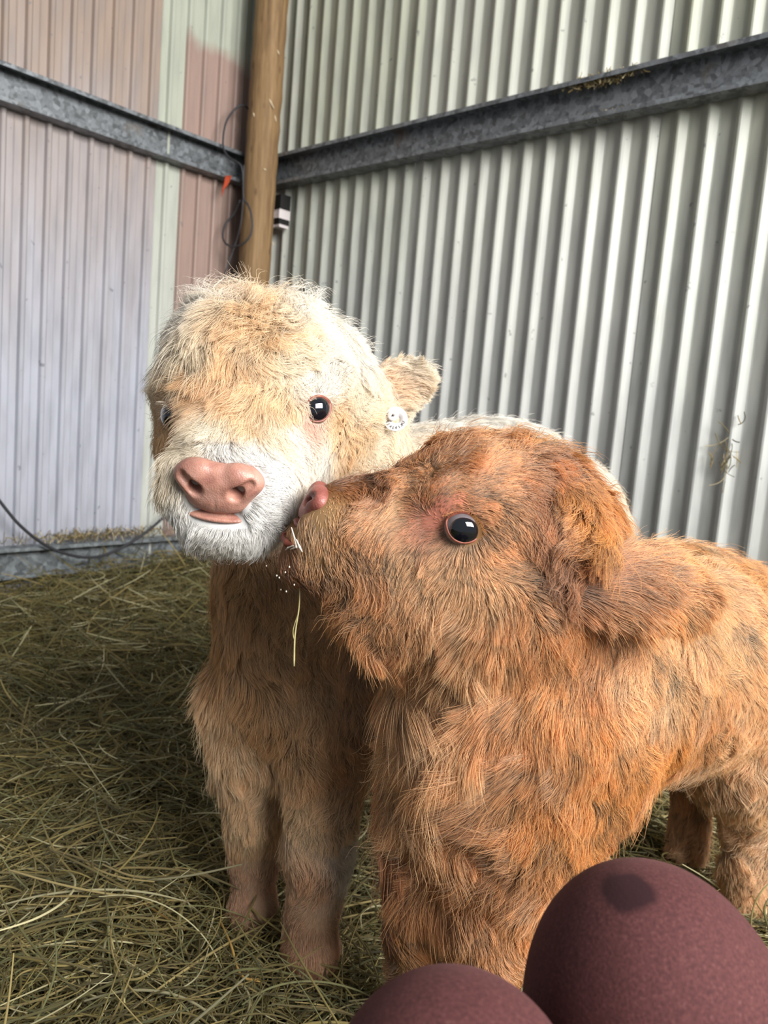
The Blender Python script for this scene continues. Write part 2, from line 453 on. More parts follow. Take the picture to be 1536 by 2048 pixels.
# round timber post in the corner
pb = at(505, 590, 3.0); pt = at(544, 0, 3.0); dirp = (pt - pb) / (pt[2] - pb[2])
path = [pb + dirp * (z - pb[2]) for z in np.linspace(-0.05, 3.2, 60)]
V, Fc = tube(path, np.array([0.0585 + 0.0015 * math.sin(3 * i) for i in range(60)]), 32)
V = [np.array(v) + 0.0012 * RNG.normal(size=3) * 0.4 for v in V]
def woodm(N, L):
    tc = N('TexCoord'); p = N('BsdfPrincipled'); p.inputs['Roughness'].default_value = 0.75
    mp = N('Mapping'); mp.inputs['Scale'].default_value = (30, 30, 1.6); L(tc.outputs['Object'], mp.inputs[0])
    n = N('TexNoise'); n.inputs['Scale'].default_value = 2.2; n.inputs['Detail'].default_value = 8; n.inputs['Roughness'].default_value = 0.65; L(mp.outputs[0], n.inputs['Vector'])
    col = ramp(N, n.outputs['Fac'], L, [(0.3, lin(92, 70, 44)), (0.5, lin(128, 100, 66)), (0.72, lin(152, 124, 88))])
    mk = N('Mapping'); mk.inputs['Scale'].default_value = (14, 14, 6.0); L(tc.outputs['Object'], mk.inputs[0])
    v = N('TexVoronoi'); v.inputs['Scale'].default_value = 1.3; L(mk.outputs[0], v.inputs['Vector'])
    kn = ramp(N, v.outputs['Distance'], L, [(0.07, (1, 1, 1)), (0.16, (0, 0, 0))])
    m = N('MixRGB'); mm = N('Math', operation='MULTIPLY'); mm.inputs[1].default_value = 0.7; L(kn, mm.inputs[0]); L(mm.outputs[0], m.inputs['Fac'])
    L(col, m.inputs['Color1']); m.inputs['Color2'].default_value = c4(lin(70, 48, 28)); L(m.outputs['Color'], p.inputs['Base Color'])
    bp = N('Bump'); bp.inputs['Strength'].default_value = 0.4; bp.inputs['Distance'].default_value = 0.004; L(n.outputs['Fac'], bp.inputs['Height']); L(bp.outputs['Normal'], p.inputs['Normal'])
    return p.outputs['BSDF']
post = empty('timber_post', tuple(path[0])); tag(post, 'round brown timber post standing in the barn corner', 'post')
obj_np('pole', V, Fc, mat('weathered_post_wood', woodm), post)
mChip = simple('pale_wood_scrape', lin(206, 190, 160), 0.8)
pn = unit(np.array([0.0, -1.0, 0.0]))
for (px, py, dx, dy, w) in ((541, 203, 12, 24, 3.2), (549, 232, 3, 14, 2.6), (529, 338, 5, 3, 3.5), (507, 228, 2, 8, 3.0), (555, 100, 3, 9, 3.0), (541, 480, 2, 6, 2.5)):
    c = at(px, py, 2.94); e = at(px + dx / 2, py + dy / 2, 2.94) - c
    cc = c.copy(); ax_ = pb + dirp * (c[2] - pb[2]); off = cc[0] - ax_[0]; cc[1] = ax_[1] - math.sqrt(max(0.0595 ** 2 - off ** 2, 1e-5))
    V, Fc = tube([cc - e, cc, cc + e], [w * 0.0006, w * 0.0009, w * 0.0005], 6)
    obj_np('wood_scrape', V, Fc, mChip, post)

# cables
mCab = simple('black_cable', lin(52, 52, 56), 0.55)
def cable(name, pts, r, label, n=60, m=None):
    V, Fc = tube(spline(pts, n), r, 8)
    o = obj_np(name, V, Fc, m or mCab); tag(o, label, 'cable'); return o
cable('cable', [at(506, 228, 3.05), at(488, 211, 3.02), at(470, 218, 3.0), at(452, 245, 2.98), at(446, 280, 2.96), at(449, 302, 2.95), at(462, 318, 2.93), at(484, 335, 2.90), at(487, 395, 2.92), at(495, 408, 2.91),
                at(503, 430, 2.905), at(503, 465, 2.905), at(487, 487, 2.91), at(462, 493, 2.95), at(446, 478, 2.98), at(450, 450, 3.0), at(470, 425, 3.0), at(480, 400, 2.98)], 0.0036,
      'thin dark cable looped beside the timber post')
cable('cable', [at(488, 330, 2.93), at(486, 400, 2.955), at(481, 450, 2.96), at(470, 490, 2.98), at(456, 530, 2.97), at(447, 560, 2.95), at(440, 620, 2.9), at(430, 700, 2.88)], 0.003,
      'thin grey cable running down the left wall behind the pale calf')
def onL(px, py, off=0.02):
    d = ray(px, py); t = ((KP - CAM_P) @ NL + off) / (d @ NL); return CAM_P + d * t
def onR(px, py, off=0.02):
    d = ray(px, py); t = ((KP - CAM_P) @ NR + off) / (d @ NR); return CAM_P + d * t
cable('cable', [onL(-90, 880, .08), onL(0, 1003, .085), onL(50, 1060, .09), onL(110, 1100, .09), onL(180, 1115, .09), onL(240, 1097, .085), onL(310, 1050, .08), onL(370, 985, .06), onL(420, 900, .05)], 0.005,
      'black cable sagging in front of the low rail on the left wall')

# red twine on the left rail, small box behind the post, straw on the walls
mRed = simple('orange_twine', lin(176, 70, 40), 0.8)
tw = empty('baler_twine', tuple(onL(447, 372, .07))); tag(tw, 'frayed orange red twine tied below the left rail near the post', 'twine')
for a in range(5):
    o0 = a * 2.5
    P = spline([onL(452 + o0, 352, .072), onL(449 + o0 * .6, 368, .078), onL(446 - o0 * .5 + a, 380, .075), onL(443 + a * 1.5, 393 - a * 4, .07)], 14)
    V, Fc = tube(P, [0.003] * 10 + [0.0025, 0.002, 0.0015, 0.001], 6); obj_np('strand', V, Fc, mRed, tw)
bx = empty('junction_box', tuple(at(556, 430, 3.1))); tag(bx, 'small black and white electrical box on the right wall behind the post', 'box')
def slab(p, ex, ey, ez, mt, name, parent, bev=0.002):
    """box spanned on the right wall: centre p, half sizes along wall / out / up"""
    bm = bmesh.new(); bmesh.ops.create_cube(bm, size=2.0)
    for v in bm.verts: v.co = Vector(p) + Vector(DR) * v.co.x * ex + Vector(NR) * v.co.y * ey + Vector((0, 0, 1)) * v.co.z * ez
    bmesh.ops.bevel(bm, geom=bm.edges[:], offset=bev, segments=2, affect='EDGES')
    return obj_bm(name, bm, mt, parent)
cb = onR(563, 433, 0.046)
mBlk = simple('black_plastic', lin(28, 28, 28), 0.5); mWht = simple('white_plastic', lin(208, 200, 200), 0.5)
slab(cb + np.array([0, 0, 0.048]), 0.018, 0.022, 0.024, mBlk, 'housing', bx)
slab(cb + np.array([0, 0, 0.004]), 0.017, 0.024, 0.015, mWht, 'cover', bx)
slab(cb + np.array([0, 0, -0.022]), 0.017, 0.022, 0.008, mBlk, 'housing', bx)
slab(cb + np.array([0, 0, -0.037]), 0.016, 0.020, 0.004, mWht, 'cover', bx)

# ------------------------------------------------------------------ strands (hay and fur) as hair curves
def strands(name, P, rad, C, mt, parent=None):
    """P: (n, k, 3) points, rad: (n, k) radii, C: (n, 3) colours"""
    n, k = P.shape[:2]
    hc = bpy.data.hair_curves.new(name); hc.add_curves([k] * n)
    hc.attributes['position'].data.foreach_set('vector', P.astype(np.float32).ravel())
    ra = hc.attributes.get('radius') or hc.attributes.new('radius', 'FLOAT', 'POINT')
    ra.data.foreach_set('value', rad.astype(np.float32).ravel())
    ca = hc.attributes.new('coat', 'FLOAT_COLOR', 'CURVE')
    ca.data.foreach_set('color', np.hstack([C, np.ones((n, 1))]).astype(np.float32).ravel())
    hc.materials.append(mt)
    o = bpy.data.objects.new(name, hc); COL.objects.link(o); setpar(o, parent)
    return o

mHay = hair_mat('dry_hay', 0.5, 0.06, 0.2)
def hay_batch(n, ylo, yhi, power, lmin, lmax, rad, lift, tilt):
    pts = []
    while sum(map(len, pts)) < n:
        m = n * 3
        y = ylo + (yhi - ylo) * RNG.random(m) ** power
        x = (RNG.random(m) * 2 - 1) * (0.62 * y + 0.35)
        c = np.stack([x, y, 0 * x], 1) - KP
        ok = ((c @ NL) > 0.03) & ((c @ NR) > 0.03)
        pts.append(np.stack([x, y], 1)[ok])
    p = np.vstack(pts)[:n]
    L = RNG.uniform(lmin, lmax, n)
    P3 = np.hstack([p, np.zeros((n, 1))])
    ang = 2.2 * Noise3(9.0, 8, 21)(P3) + 1.1 * RNG.normal(size=n)
    bend = RNG.normal(size=n) * np.clip(0.14 / L, 0.4, 1.3)
    k = 6; out = np.zeros((n, k, 3)); u = np.linspace(-0.5, 0.5, k)
    z0 = ground(p[:, 0], p[:, 1]) + lift * RNG.random(n) ** 1.6
    tl = RNG.normal(size=n) * tilt; arch = RNG.uniform(-0.1, 0.18, n)
    for i in range(k):
        a = ang + bend * u[i]
        out[:, i, 0] = p[:, 0] + L * u[i] * np.cos(a); out[:, i, 1] = p[:, 1] + L * u[i] * np.sin(a)
        z = z0 + L * (u[i] * tl + arch * (0.25 - u[i] ** 2))
        out[:, i, 2] = np.maximum(z, ground(out[:, i, 0], out[:, i, 1]) - 0.006)
    pal = np.array([lin(112, 100, 52), lin(138, 124, 70), lin(122, 122, 78), lin(164, 146, 92), lin(202, 194, 150), lin(90, 86, 44)])
    C = pal[RNG.choice(6, n, p=[.26, .22, .16, .16, .10, .10])] * RNG.uniform(0.7, 1.2, (n, 1))
    r = rad * RNG.uniform(0.6, 1.5, (n, 1)) * np.array([0.7, 1, 1, 1, 0.9, 0.5])
    return out, r, C
H = [hay_batch(30000, 0.45, 1.6, 1.0, 0.04, 0.16, 0.00075, 0.045, 0.2), hay_batch(30000, 1.3, 4.2, 1.2, 0.06, 0.22, 0.0011, 0.06, 0.2),
     hay_batch(5200, 0.5, 1.5, 1.0, 0.10, 0.26, 0.0010, 0.065, 0.34), hay_batch(3000, 1.4, 3.6, 1.0, 0.10, 0.25, 0.0013, 0.08, 0.5)]
hay = strands('hay', np.concatenate([h[0] for h in H]), np.concatenate([h[1] for h in H]), np.concatenate([h[2] for h in H]), mHay)
tag(hay, 'loose olive green hay spread thickly over the barn floor', 'hay', kind='stuff')

# ------------------------------------------------------------------ fur engine
class Anchors:
    def __init__(s, rows):                   # rows: (P, dir, len, lift, messy, colour)
        s.P = np.array([r[0] for r in rows]); s.D = unit(np.array([r[1] for r in rows])); s.S = np.array([[r[2], r[3], r[4]] for r in rows]); s.C = np.array([r[5] for r in rows])
    def __call__(s, P):
        D = np.zeros_like(P); S = np.zeros((len(P), 3)); C = np.zeros_like(P)
        for a in range(0, len(P), 40000):
            q = P[a:a + 40000]
            d2 = ((q[:, None, :] - s.P[None]) ** 2).sum(-1)
            w = 1.0 / (d2 + 0.00018) ** 2; w /= w.sum(1, keepdims=True)
            D[a:a + 40000] = w @ s.D; S[a:a + 40000] = w @ s.S; C[a:a + 40000] = w @ s.C
        return unit(D), S, C

def sample_surface(V, Q, N, n, wfun):
    T = np.vstack([Q[:, [0, 1, 2]], Q[:, [0, 2, 3]]])
    A = np.linalg.norm(np.cross(V[T[:, 1]] - V[T[:, 0]], V[T[:, 2]] - V[T[:, 0]]), axis=1) * wfun(V[T].mean(1))
    t = T[RNG.choice(len(T), n, p=A / A.sum())]
    r1 = np.sqrt(RNG.random((n, 1))); r2 = RNG.random((n, 1))
    b = np.hstack([1 - r1, r1 * (1 - r2), r1 * r2])
    return (V[t] * b[..., None]).sum(1), unit((N[t] * b[..., None]).sum(1))

def nearest(P, C):
    kd = kdtree.KDTree(len(C))
    for i, c in enumerate(C): kd.insert(c, i)
    kd.balance(); f = kd.find
    return np.fromiter((f(p)[1] for p in P), int, len(P))

def grow(P, Nn, D, S, C, k=7, rad=0.00034, clump=0.6, wave=0.10, grav=0.35, per=45, seed=5, colvar=0.16, lock_col=0.12):
    n = len(P); r = np.random.default_rng(seed)
    T = unit(D - Nn * (D * Nn).sum(1, keepdims=True))
    B = np.cross(Nn, T)
    mess = S[:, 2:3]
    ang = 0.8 * mess[:, 0] * (0.8 * Noise3(70, 9, seed + 1)(P) + 0.5 * Noise3(170, 9, seed + 2)(P)) + 0.12 * r.normal(size=n)
    T = T * np.cos(ang)[:, None] + B * np.sin(ang)[:, None]; B = np.cross(Nn, T)
    L = S[:, 0] * r.uniform(0.72, 1.08, n) * (1 + 0.2 * Noise3(120, 9, seed + 3)(P))
    fly = r.random(n) < 0.05
    L = np.maximum(L, 0.0025) * np.where(fly, 1.35, 1.0)
    lift = S[:, 1] * (1 + 0.32 * Noise3(90, 9, seed + 4)(P)) * np.where(fly, 1.5, 1.0) + 0.10 * r.normal(size=n)
    lift = np.clip(lift, 0.08, 2.5)
    u = np.linspace(0, 1, k)
    pts = np.zeros((n, k, 3)); pts[:, 0] = P - Nn * 0.0002
    g = np.array([0, 0, -1.0])
    ph = 3.0 * Noise3(60, 9, seed + 5)(P) + 0.4 * r.normal(size=n); fr = 1.1 + 0.35 * Noise3(40, 9, seed + 6)(P)
    for i in range(1, k):
        d = Nn * (lift * (1 - u[i] * 0.8))[:, None] + T + g * (grav * u[i] * np.minimum(S[:, 0] / 0.03, 1.3))[:, None]
        pts[:, i] = pts[:, i - 1] + unit(d) * (L / (k - 1))[:, None]
    wv = wave * L[:, None] * mess
    for i in range(1, k):
        s_ = np.sin(6.283 * fr * u[i] + ph); c_ = np.cos(6.283 * fr * u[i] * 0.8 + 1.3 * ph)
        pts[:, i] += B * (wv[:, 0] * s_ * min(1, u[i] * 2))[:, None] + Nn * (0.55 * wv[:, 0] * (c_ + 0.4) * u[i])[:, None]
    # clump strands into pointed locks, two sizes
    lockv = np.zeros(n)
    for (m, st, pw) in ((max(8, n // (per * 9)), 0.45 * clump, 1.2), (max(16, n // per), clump, 1.0)):
        ci = r.choice(n, m, replace=False); w = nearest(P, P[ci]); ctr = pts[ci][w]
        f = st * (r.uniform(0.55, 1.0, n) * np.clip(L / 0.020, 0.08, 1.0) * np.where(fly, 0.25, 1.0))[:, None] * (u[None] ** pw)
        pts += (ctr - pts) * f[..., None] * 0.9
        lockv += r.normal(size=m)[w]
    rr = np.zeros((n, k)); rr[:] = rad * np.array([1.0 if q < 0.6 else 1.0 - 0.75 * (q - 0.6) / 0.4 for q in u])
    rr *= r.uniform(0.7, 1.2, (n, 1))
    Cc = C * (1 + colvar * r.normal(size=(n, 1)) + lock_col * lockv[:, None] * 0.7)
    Cc = np.maximum(Cc, 0.004); Cc *= np.minimum(1, 0.88 / Cc.max(1, keepdims=True))
    return pts, rr, Cc

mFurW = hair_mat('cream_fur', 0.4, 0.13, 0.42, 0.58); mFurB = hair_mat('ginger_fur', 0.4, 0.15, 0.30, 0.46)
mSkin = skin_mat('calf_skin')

# ------------------------------------------------------------------ shared facial parts
def eye_parts(root, P, out, upv, r, a, b, lidc, lash, sclera=(0, 0)):
    """eyeball with pupil and a ring of pink eyelid; P on the face surface, out = gaze direction"""
    M = axes(out, upv)                                    # rows right, forward(out), up
    c = P - M[1] * r * 0.50
    bm = bmesh.new(); bmesh.ops.create_uvsphere(bm, u_segments=40, v_segments=24, radius=r)
    o = obj_bm('eye', bm, mEyeD if lidc is mLid else mEye, root, True)
    mm = Matrix.Identity(4)
    for i in range(3): mm[i][0] = M[0][i]; mm[i][1] = M[2][i]; mm[i][2] = M[1][i]
    mm.translation = Vector(c)
    o.data.transform(mm)
    # pupil: a shallow oval lens proud of the ball
    bm = bmesh.new(); bmesh.ops.create_uvsphere(bm, u_segments=32, v_segments=16, radius=1.0)
    pc = unit(M[1] + M[0] * sclera[0] + M[2] * sclera[1])
    Mp = axes(pc, M[2])
    for v in bm.verts:
        q = v.co.copy(); v.co = Vector(c + pc * (r * 0.60) + Mp[0] * q.x * r * 0.80 + Mp[2] * q.z * r * 0.72 + pc * q.y * r * 0.43)
    obj_bm('pupil', bm, mPupil, o, True)
    n = 48; path = []; rad = []
    for i in range(n):
        t = 2 * math.pi * i / n
        x = a * math.cos(t); z = b * math.sin(t) * (1 - 0.25 * (abs(math.cos(t)) ** 3))
        rr = r * 1.02; y = math.sqrt(max(rr * rr - x * x - z * z, (rr * 0.28) ** 2))
        path.append(c + M[0] * x + M[1] * y + M[2] * z)
        rad.append(0.0010 + 0.0006 * max(0, math.sin(t)) + 0.0016 * max(0, -math.cos(t)) ** 6)
    V, Fc = tube(path, rad, 10, closed=True)
    lid = obj_np('eyelid', V, Fc, lidc, root)
    nl = 44; tt = RNG.uniform(0.25, 2.9, nl); LP = np.zeros((nl, 5, 3))                      # lashes of the upper lid
    for q in range(nl):
        i = int(tt[q] / (2 * math.pi) * n); p0 = path[i]; d0 = unit(M[0] * math.cos(tt[q]) * 0.8 + M[2] * math.sin(tt[q]) * 0.35 + M[1] * 1.0)
        Lq = RNG.uniform(0.006, 0.012)
        for w in range(5): LP[q, w] = p0 + d0 * Lq * w / 4 - M[2] * 0.35 * Lq * (w / 4) ** 2
    strands('eyelashes', LP, np.tile(np.array([.0002, .0002, .00018, .00013, .00006]), (nl, 1)), np.tile(lin(*lash), (nl, 1)), mLash, lid)
    return o, c, M

mEyeD = simple('dark_eyeball', lin(44, 38, 40), 0.08, 0.5, coat=1.0)
def eyem(N, L):
    p = N('BsdfPrincipled'); p.inputs['Base Color'].default_value = c4(lin(112, 104, 108)); p.inputs['Roughness'].default_value = 0.08; p.inputs['Coat Weight'].default_value = 1.0; p.inputs['Coat Roughness'].default_value = 0.03
    return p.outputs['BSDF']
mLash = hair_mat('lash_hair', 0.4, 0.1, 0.3, 0.9)
mEye = mat('eyeball', eyem)
def pupm(N, L):
    p = N('BsdfPrincipled'); p.inputs['Base Color'].default_value = (0.004, 0.005, 0.008, 1); p.inputs['Roughness'].default_value = 0.04; p.inputs['Coat Weight'].default_value = 1.0; p.inputs['Coat Roughness'].default_value = 0.02
    return p.outputs['BSDF']
mPupil = mat('dark_pupil', pupm)
mLid = simple('pink_eyelid', lin(140, 84, 70), 0.42, 0.5, noise=0.25, scale=220)
mLidB = simple('reddish_eyelid', lin(150, 84, 66), 0.42, 0.5, noise=0.25, scale=220)

def nose_mat(name, c1, c2, c3):
    def b(N, L):
        tc = N('TexCoord'); p = N('BsdfPrincipled'); p.inputs['Roughness'].default_value = 0.42; p.inputs['Specular IOR Level'].default_value = 0.5
        p.inputs['Subsurface Weight'].default_value = 0.12; p.inputs['Subsurface Radius'].default_value = (0.006, 0.002, 0.001)
        n = N('TexNoise'); n.inputs['Scale'].default_value = 55; n.inputs['Detail'].default_value = 5; L(tc.outputs['Object'], n.inputs['Vector'])
        L(ramp(N, n.outputs['Fac'], L, [(0.32, c1), (0.52, c2), (0.7, c3)]), p.inputs['Base Color'])
        v = N('TexVoronoi'); v.inputs['Scale'].default_value = 620; L(tc.outputs['Object'], v.inputs['Vector'])
        bp = N('Bump'); bp.inputs['Strength'].default_value = 0.35; bp.inputs['Distance'].default_value = 0.0006; L(v.outputs['Distance'], bp.inputs['Height']); L(bp.outputs['Normal'], p.inputs['Normal'])
        return p.outputs['BSDF']
    return mat(name, b)

def nose_prims(c, M, s=1.0):
    """muzzle pad in the frame M (rows right, forward, up) at c: lobes, centre, nostrils cut, lips"""
    W = lambda x, y, z: c + s * (M[0] * x + M[1] * y + M[2] * z)
    ell = lambda p, r, k, cut=False: Ell(W(*p), np.array(r) * s, k * s, M, cut)
    cone = lambda p, q, r1, r2, k, cut=False: Cone(W(*p), W(*q), r1 * s, r2 * s, k * s, cut)
    P = [ell((0, 0, 0.004), (0.035, 0.016, 0.0225), 0.008), ell((0, 0.0, -0.014), (0.033, 0.0145, 0.0140), 0.009), ell((0, -0.018, 0.0), (0.036, 0.020, 0.022), 0.006)]
    for sx in (-1, 1):
        P += [ell((sx * 0.0265, -0.002, 0.010), (0.0155, 0.015, 0.0155), 0.014), cone((sx * 0.018, 0.004, 0.021), (sx * 0.038, -0.002, 0.010), 0.0055, 0.0050, 0.012)]
    P += [ell((0, 0.0005, -0.0315), (0.0335, 0.0140, 0.0048), 0.002)]                       # lower lip
    for sx in (-1, 1):                                                                     # comma-shaped nostrils
        P += [cone((sx * 0.0200, 0.022, -0.001), (sx * 0.022, -0.006, 0.006), 0.0076, 0.0062, 0.004, True),
              cone((sx * 0.0215, 0.019, 0.002), (sx * 0.0345, 0.012, 0.013), 0.0076, 0.0052, 0.004, True)]
    P += [cone((0, 0.0175, -0.008), (0, 0.0155, -0.026), 0.0010, 0.0014, 0.003, True),      # philtrum
          cone((-0.035, 0.009, -0.0295), (0.0, 0.0145, -0.0268), 0.0013, 0.0014, 0.0008, True), cone((0.0, 0.0145, -0.0268), (0.035, 0.009, -0.0295), 0.0014, 0.0013, 0.0008, True), cone((-0.030, 0.010, -0.0278), (0.030, 0.010, -0.0278), 0.0016, 0.0016, 0.0008, True)]
    return P

def make_nose(root, c, M, s, mt):
    V, Q = sdf_mesh(nose_prims(c, M, s), 0.0011 * s)
    return link('nose', np_mesh('nose', smooth_mesh(V, Q, 1), Q), mt, root)

def nose_field(c, M, s):
    pr = [p for i, p in enumerate(nose_prims(c, M, s)) if not p.cut and i != 2]
    return lambda P: np.min([p(P) for p in pr], 0)

mHoof = simple('dark_hoof', lin(62, 50, 40), 0.5, noise=0.3, scale=60)
def hoof(root, x, y, fwd, s=1.0):
    z = float(ground(x, y)) - 0.012; M = axes(fwd)
    for sx in (-1, 1):
        c = np.array([x, y, z]) + M[0] * sx * 0.013 * s
        pr = [Cone(c + M[1] * 0.012 + [0, 0, 0.012], c + [0, 0, 0.035], 0.016 * s, 0.015 * s, 0.01), Ell(c + M[1] * 0.016 + [0, 0, 0.012], (0.014 * s, 0.024 * s, 0.012 * s), 0.01, M)]
        V, Q = sdf_mesh(pr, 0.003); link('hoof', np_mesh('hoof', V, Q), mHoof, root)

def ear_mesh(base, tip, nrm, wid, cup=0.35, n=22, m=13, thick=0.004):
    """leaf-shaped cupped ear; returns a closed thick shell V, Q and its flow axis"""
    ax_ = tip - base; Ln = np.linalg.norm(ax_); ax_ = ax_ / Ln; nrm = unit(nrm - ax_ * (nrm @ ax_)); sd = np.cross(ax_, nrm)
    top = []; bot = []
    for i in range(n):
        t = i / (n - 1)
        w = wid * (0.55 + 0.45 * math.sin(min(t * 1.9, 1.57))) * math.sqrt(max(1 - max((t - 0.45) / 0.56, 0) ** 2.6, 0.0004))
        for j in range(m):
            q = (j / (m - 1)) * 2 - 1; ph = q * (1.25 - 0.45 * t)
            p = base + ax_ * (Ln * t) + sd * (w * math.sin(ph) / math.sin(1.25 - 0.45 * t)) + nrm * (cup * w * (1 - math.cos(ph)) * 1.5 - 0.010 * math.sin(3.14 * t))
            top.append(p + nrm * thick * (1 - q * q) * 0.5); bot.append(p - nrm * thick * (1.0 - q * q * 0.6))
    V = np.array(top + bot); Q = []; o = n * m
    for i in range(n - 1):
        for j in range(m - 1):
            a = i * m + j; Q.append((a, a + m, a + m + 1, a + 1)); Q.append((o + a, o + a + 1, o + a + m + 1, o + a + m))
    for i in range(n - 1):
        a = i * m; Q.append((a, o + a, o + a + m, a + m)); a = i * m + m - 1; Q.append((a, a + m, o + a + m, o + a))
    for j in range(m - 1):
        a = (n - 1) * m + j; Q.append((a, o + a, o + a + 1, a + 1)); a = j; Q.append((a, a + 1, o + a + 1, o + a))
    Q = np.array(Q)
    # orient outwards
    cen = V[Q].mean(1); fn = np.cross(V[Q[:, 2]] - V[Q[:, 0]], V[Q[:, 3]] - V[Q[:, 1]])
    mid = np.concatenate([top, bot]).reshape(2, n * m, 3).mean(0)
    idx = np.min(Q % o, 1); bad = ((cen - mid[idx]) * fn).sum(1) < 0
    Q[bad] = Q[bad][:, ::-1]
    return V, Q, ax_, nrm, sd

# ------------------------------------------------------------------ calf builder
def build_calf(name, label, prims, anchors_px, anchors_3d, eyes, nose, hooves, ears, fur_n, dens, bare, opt, h=0.0055):
    root = empty(name, (hooves[0][0], hooves[0][1], 0.0)); tag(root, label, 'calf')
    nc, nM, ns = nose[:3]; nw = lambda x, y, z: nc + ns * (nM[0] * x + nM[1] * y + nM[2] * z)
    prims = prims + [Ell(nw(0, .014, .002), np.array((.036, .022, .022)) * ns, .004, nM, True), Ell(nw(0, .014, -.025), np.array((.031, .018, .011)) * ns, .004, nM, True)]
    V, Q = sdf_mesh(prims, h); V = smooth_mesh(V, Q, 3); N = vnormals(V, Q)
    bvh = BVHTree.FromPolygons([tuple(v) for v in V], [tuple(int(i) for i in q) for q in Q])
    def hit(px, py):
        d = unit(ray(px, py)); r = bvh.ray_cast(Vector(CAM_P), Vector(d))
        if r[0] is None:
            # nearest point to the ray
            best = None
            for t in np.linspace(0.5, 1.8, 60):
                q = bvh.find_nearest(Vector(CAM_P + d * t))
                if best is None or q[3] < best[1]: best = (q, q[3])
            return np.array(best[0][0]), np.array(best[0][1])
        return np.array(r[0]), np.array(r[1])
    rows = []
    for (px, py, dx, dy, ln, lift, mess, col) in anchors_px:
        P, n_ = hit(px, py); y = P[1]
        rows.append((P, at(px + dx, py + dy, y) - P, ln, lift, mess, lin(*col)))
    for (P, d, ln, lift, mess, col) in anchors_3d:
        rows.append((np.array(P, float), np.array(d, float), ln, lift, mess, lin(*col)))
    field = Anchors(rows)
    D, S, C = field(V)
    C = C * opt['skin']
    for (bp, brr, keep) in bare:                               # bare pink skin beside the eye
        P0, _ = hit(*bp); w = np.clip(1.5 - np.sqrt(((V - P0) ** 2).sum(1)) / brr, 0, 1)[:, None]; C = C * (1 - w) + lin(212, 136, 114) * w
    me = np_mesh('body', V, Q); vert_color(me, np.clip(C, 0, 1)); body = link('body', me, mSkin, root)
    # eyes
    ef = []
    for e in eyes:
        P, n_ = hit(*e['px']) if 'px' in e else (np.array(e['P']), None)
        eo, c, M = eye_parts(root, P, np.array(e['out'], float), np.array(e['up'], float), e['r'], e['a'], e['b'], e['lid'], opt['lash'], sclera=e.get('sclera', (0, 0)))
        ef.append((c, M, e))
    nf = nose_field(*nose[:3]); make_nose(root, *nose)
    for hx in hooves: hoof(root, *hx)
    def mask(P, rnd):
        k = nf(P) > 0.0025
        for c, M, e in ef:
            q = (P - c) @ M.T; g = e.get('gap', 1.06)
            k &= ~(((q[:, 0] / (e['a'] * g)) ** 2 + (q[:, 2] / (e['b'] * g)) ** 2 < 1) & (q[:, 1] > -0.01))
        for (bp, br, keep) in bare:
            P0, _ = hit(*bp); k &= (((P - P0) ** 2).sum(1) > br * br) | (rnd < keep)
        return k
    P, Nn = sample_surface(V, Q, N, fur_n, dens)
    k = mask(P, RNG.random(len(P))); P, Nn = P[k], Nn[k]
    D, S, C = field(P)
    pts, rr, Cc = grow(P, Nn, D, S, C, **opt['grow'])
    fur = strands('fur', pts, rr, Cc, opt['fur'], body)
    for e in ears:
        eV, eQ, ax_, nrm, sd = ear_mesh(np.array(e['base'], float), np.array(e['tip'], float), np.array(e['n'], float), e['w'], e.get('cup', 0.35))
        eN = vnormals(eV, eQ); m2 = np_mesh('ear', eV, eQ); vert_color(m2, np.tile(lin(*e['skin']), (len(eV), 1)))
        eo = link('ear', m2, mSkin, root)
        P, Nn = sample_surface(eV, eQ, eN, e['n_hair'], lambda q: np.ones(len(q)))
        t = ((P - np.array(e['base'])) @ ax_) / np.linalg.norm(np.array(e['tip']) - np.array(e['base'])); s_ = ((P - np.array(e['base'])) @ sd) / e['w']
        D = ax_ * 1.0 + sd * (0.55 * s_[:, None]) + np.array(e.get('droop', (0, 0, -0.2)))
        S = np.stack([e['len'] * (0.75 + 0.4 * RNG.random(len(P))), np.full(len(P), e.get('lift', 0.45)), np.full(len(P), e.get('mess', 0.6))], 1)
        cA, cB = lin(*e['col'][0]), lin(*e['col'][1]); C = cA + (cB - cA) * np.clip(t + 0.5 * np.abs(s_) - 0.1, 0, 1)[:, None]
        g = dict(opt['grow']); g['seed'] = g.get('seed', 5) + 40; g['grav'] = 0.2
        pts, rr, Cc = grow(P, Nn, unit(D), S, C, **g)
        strands('fur', pts, rr, Cc, opt['fur'], eo)
    return root, hit, body

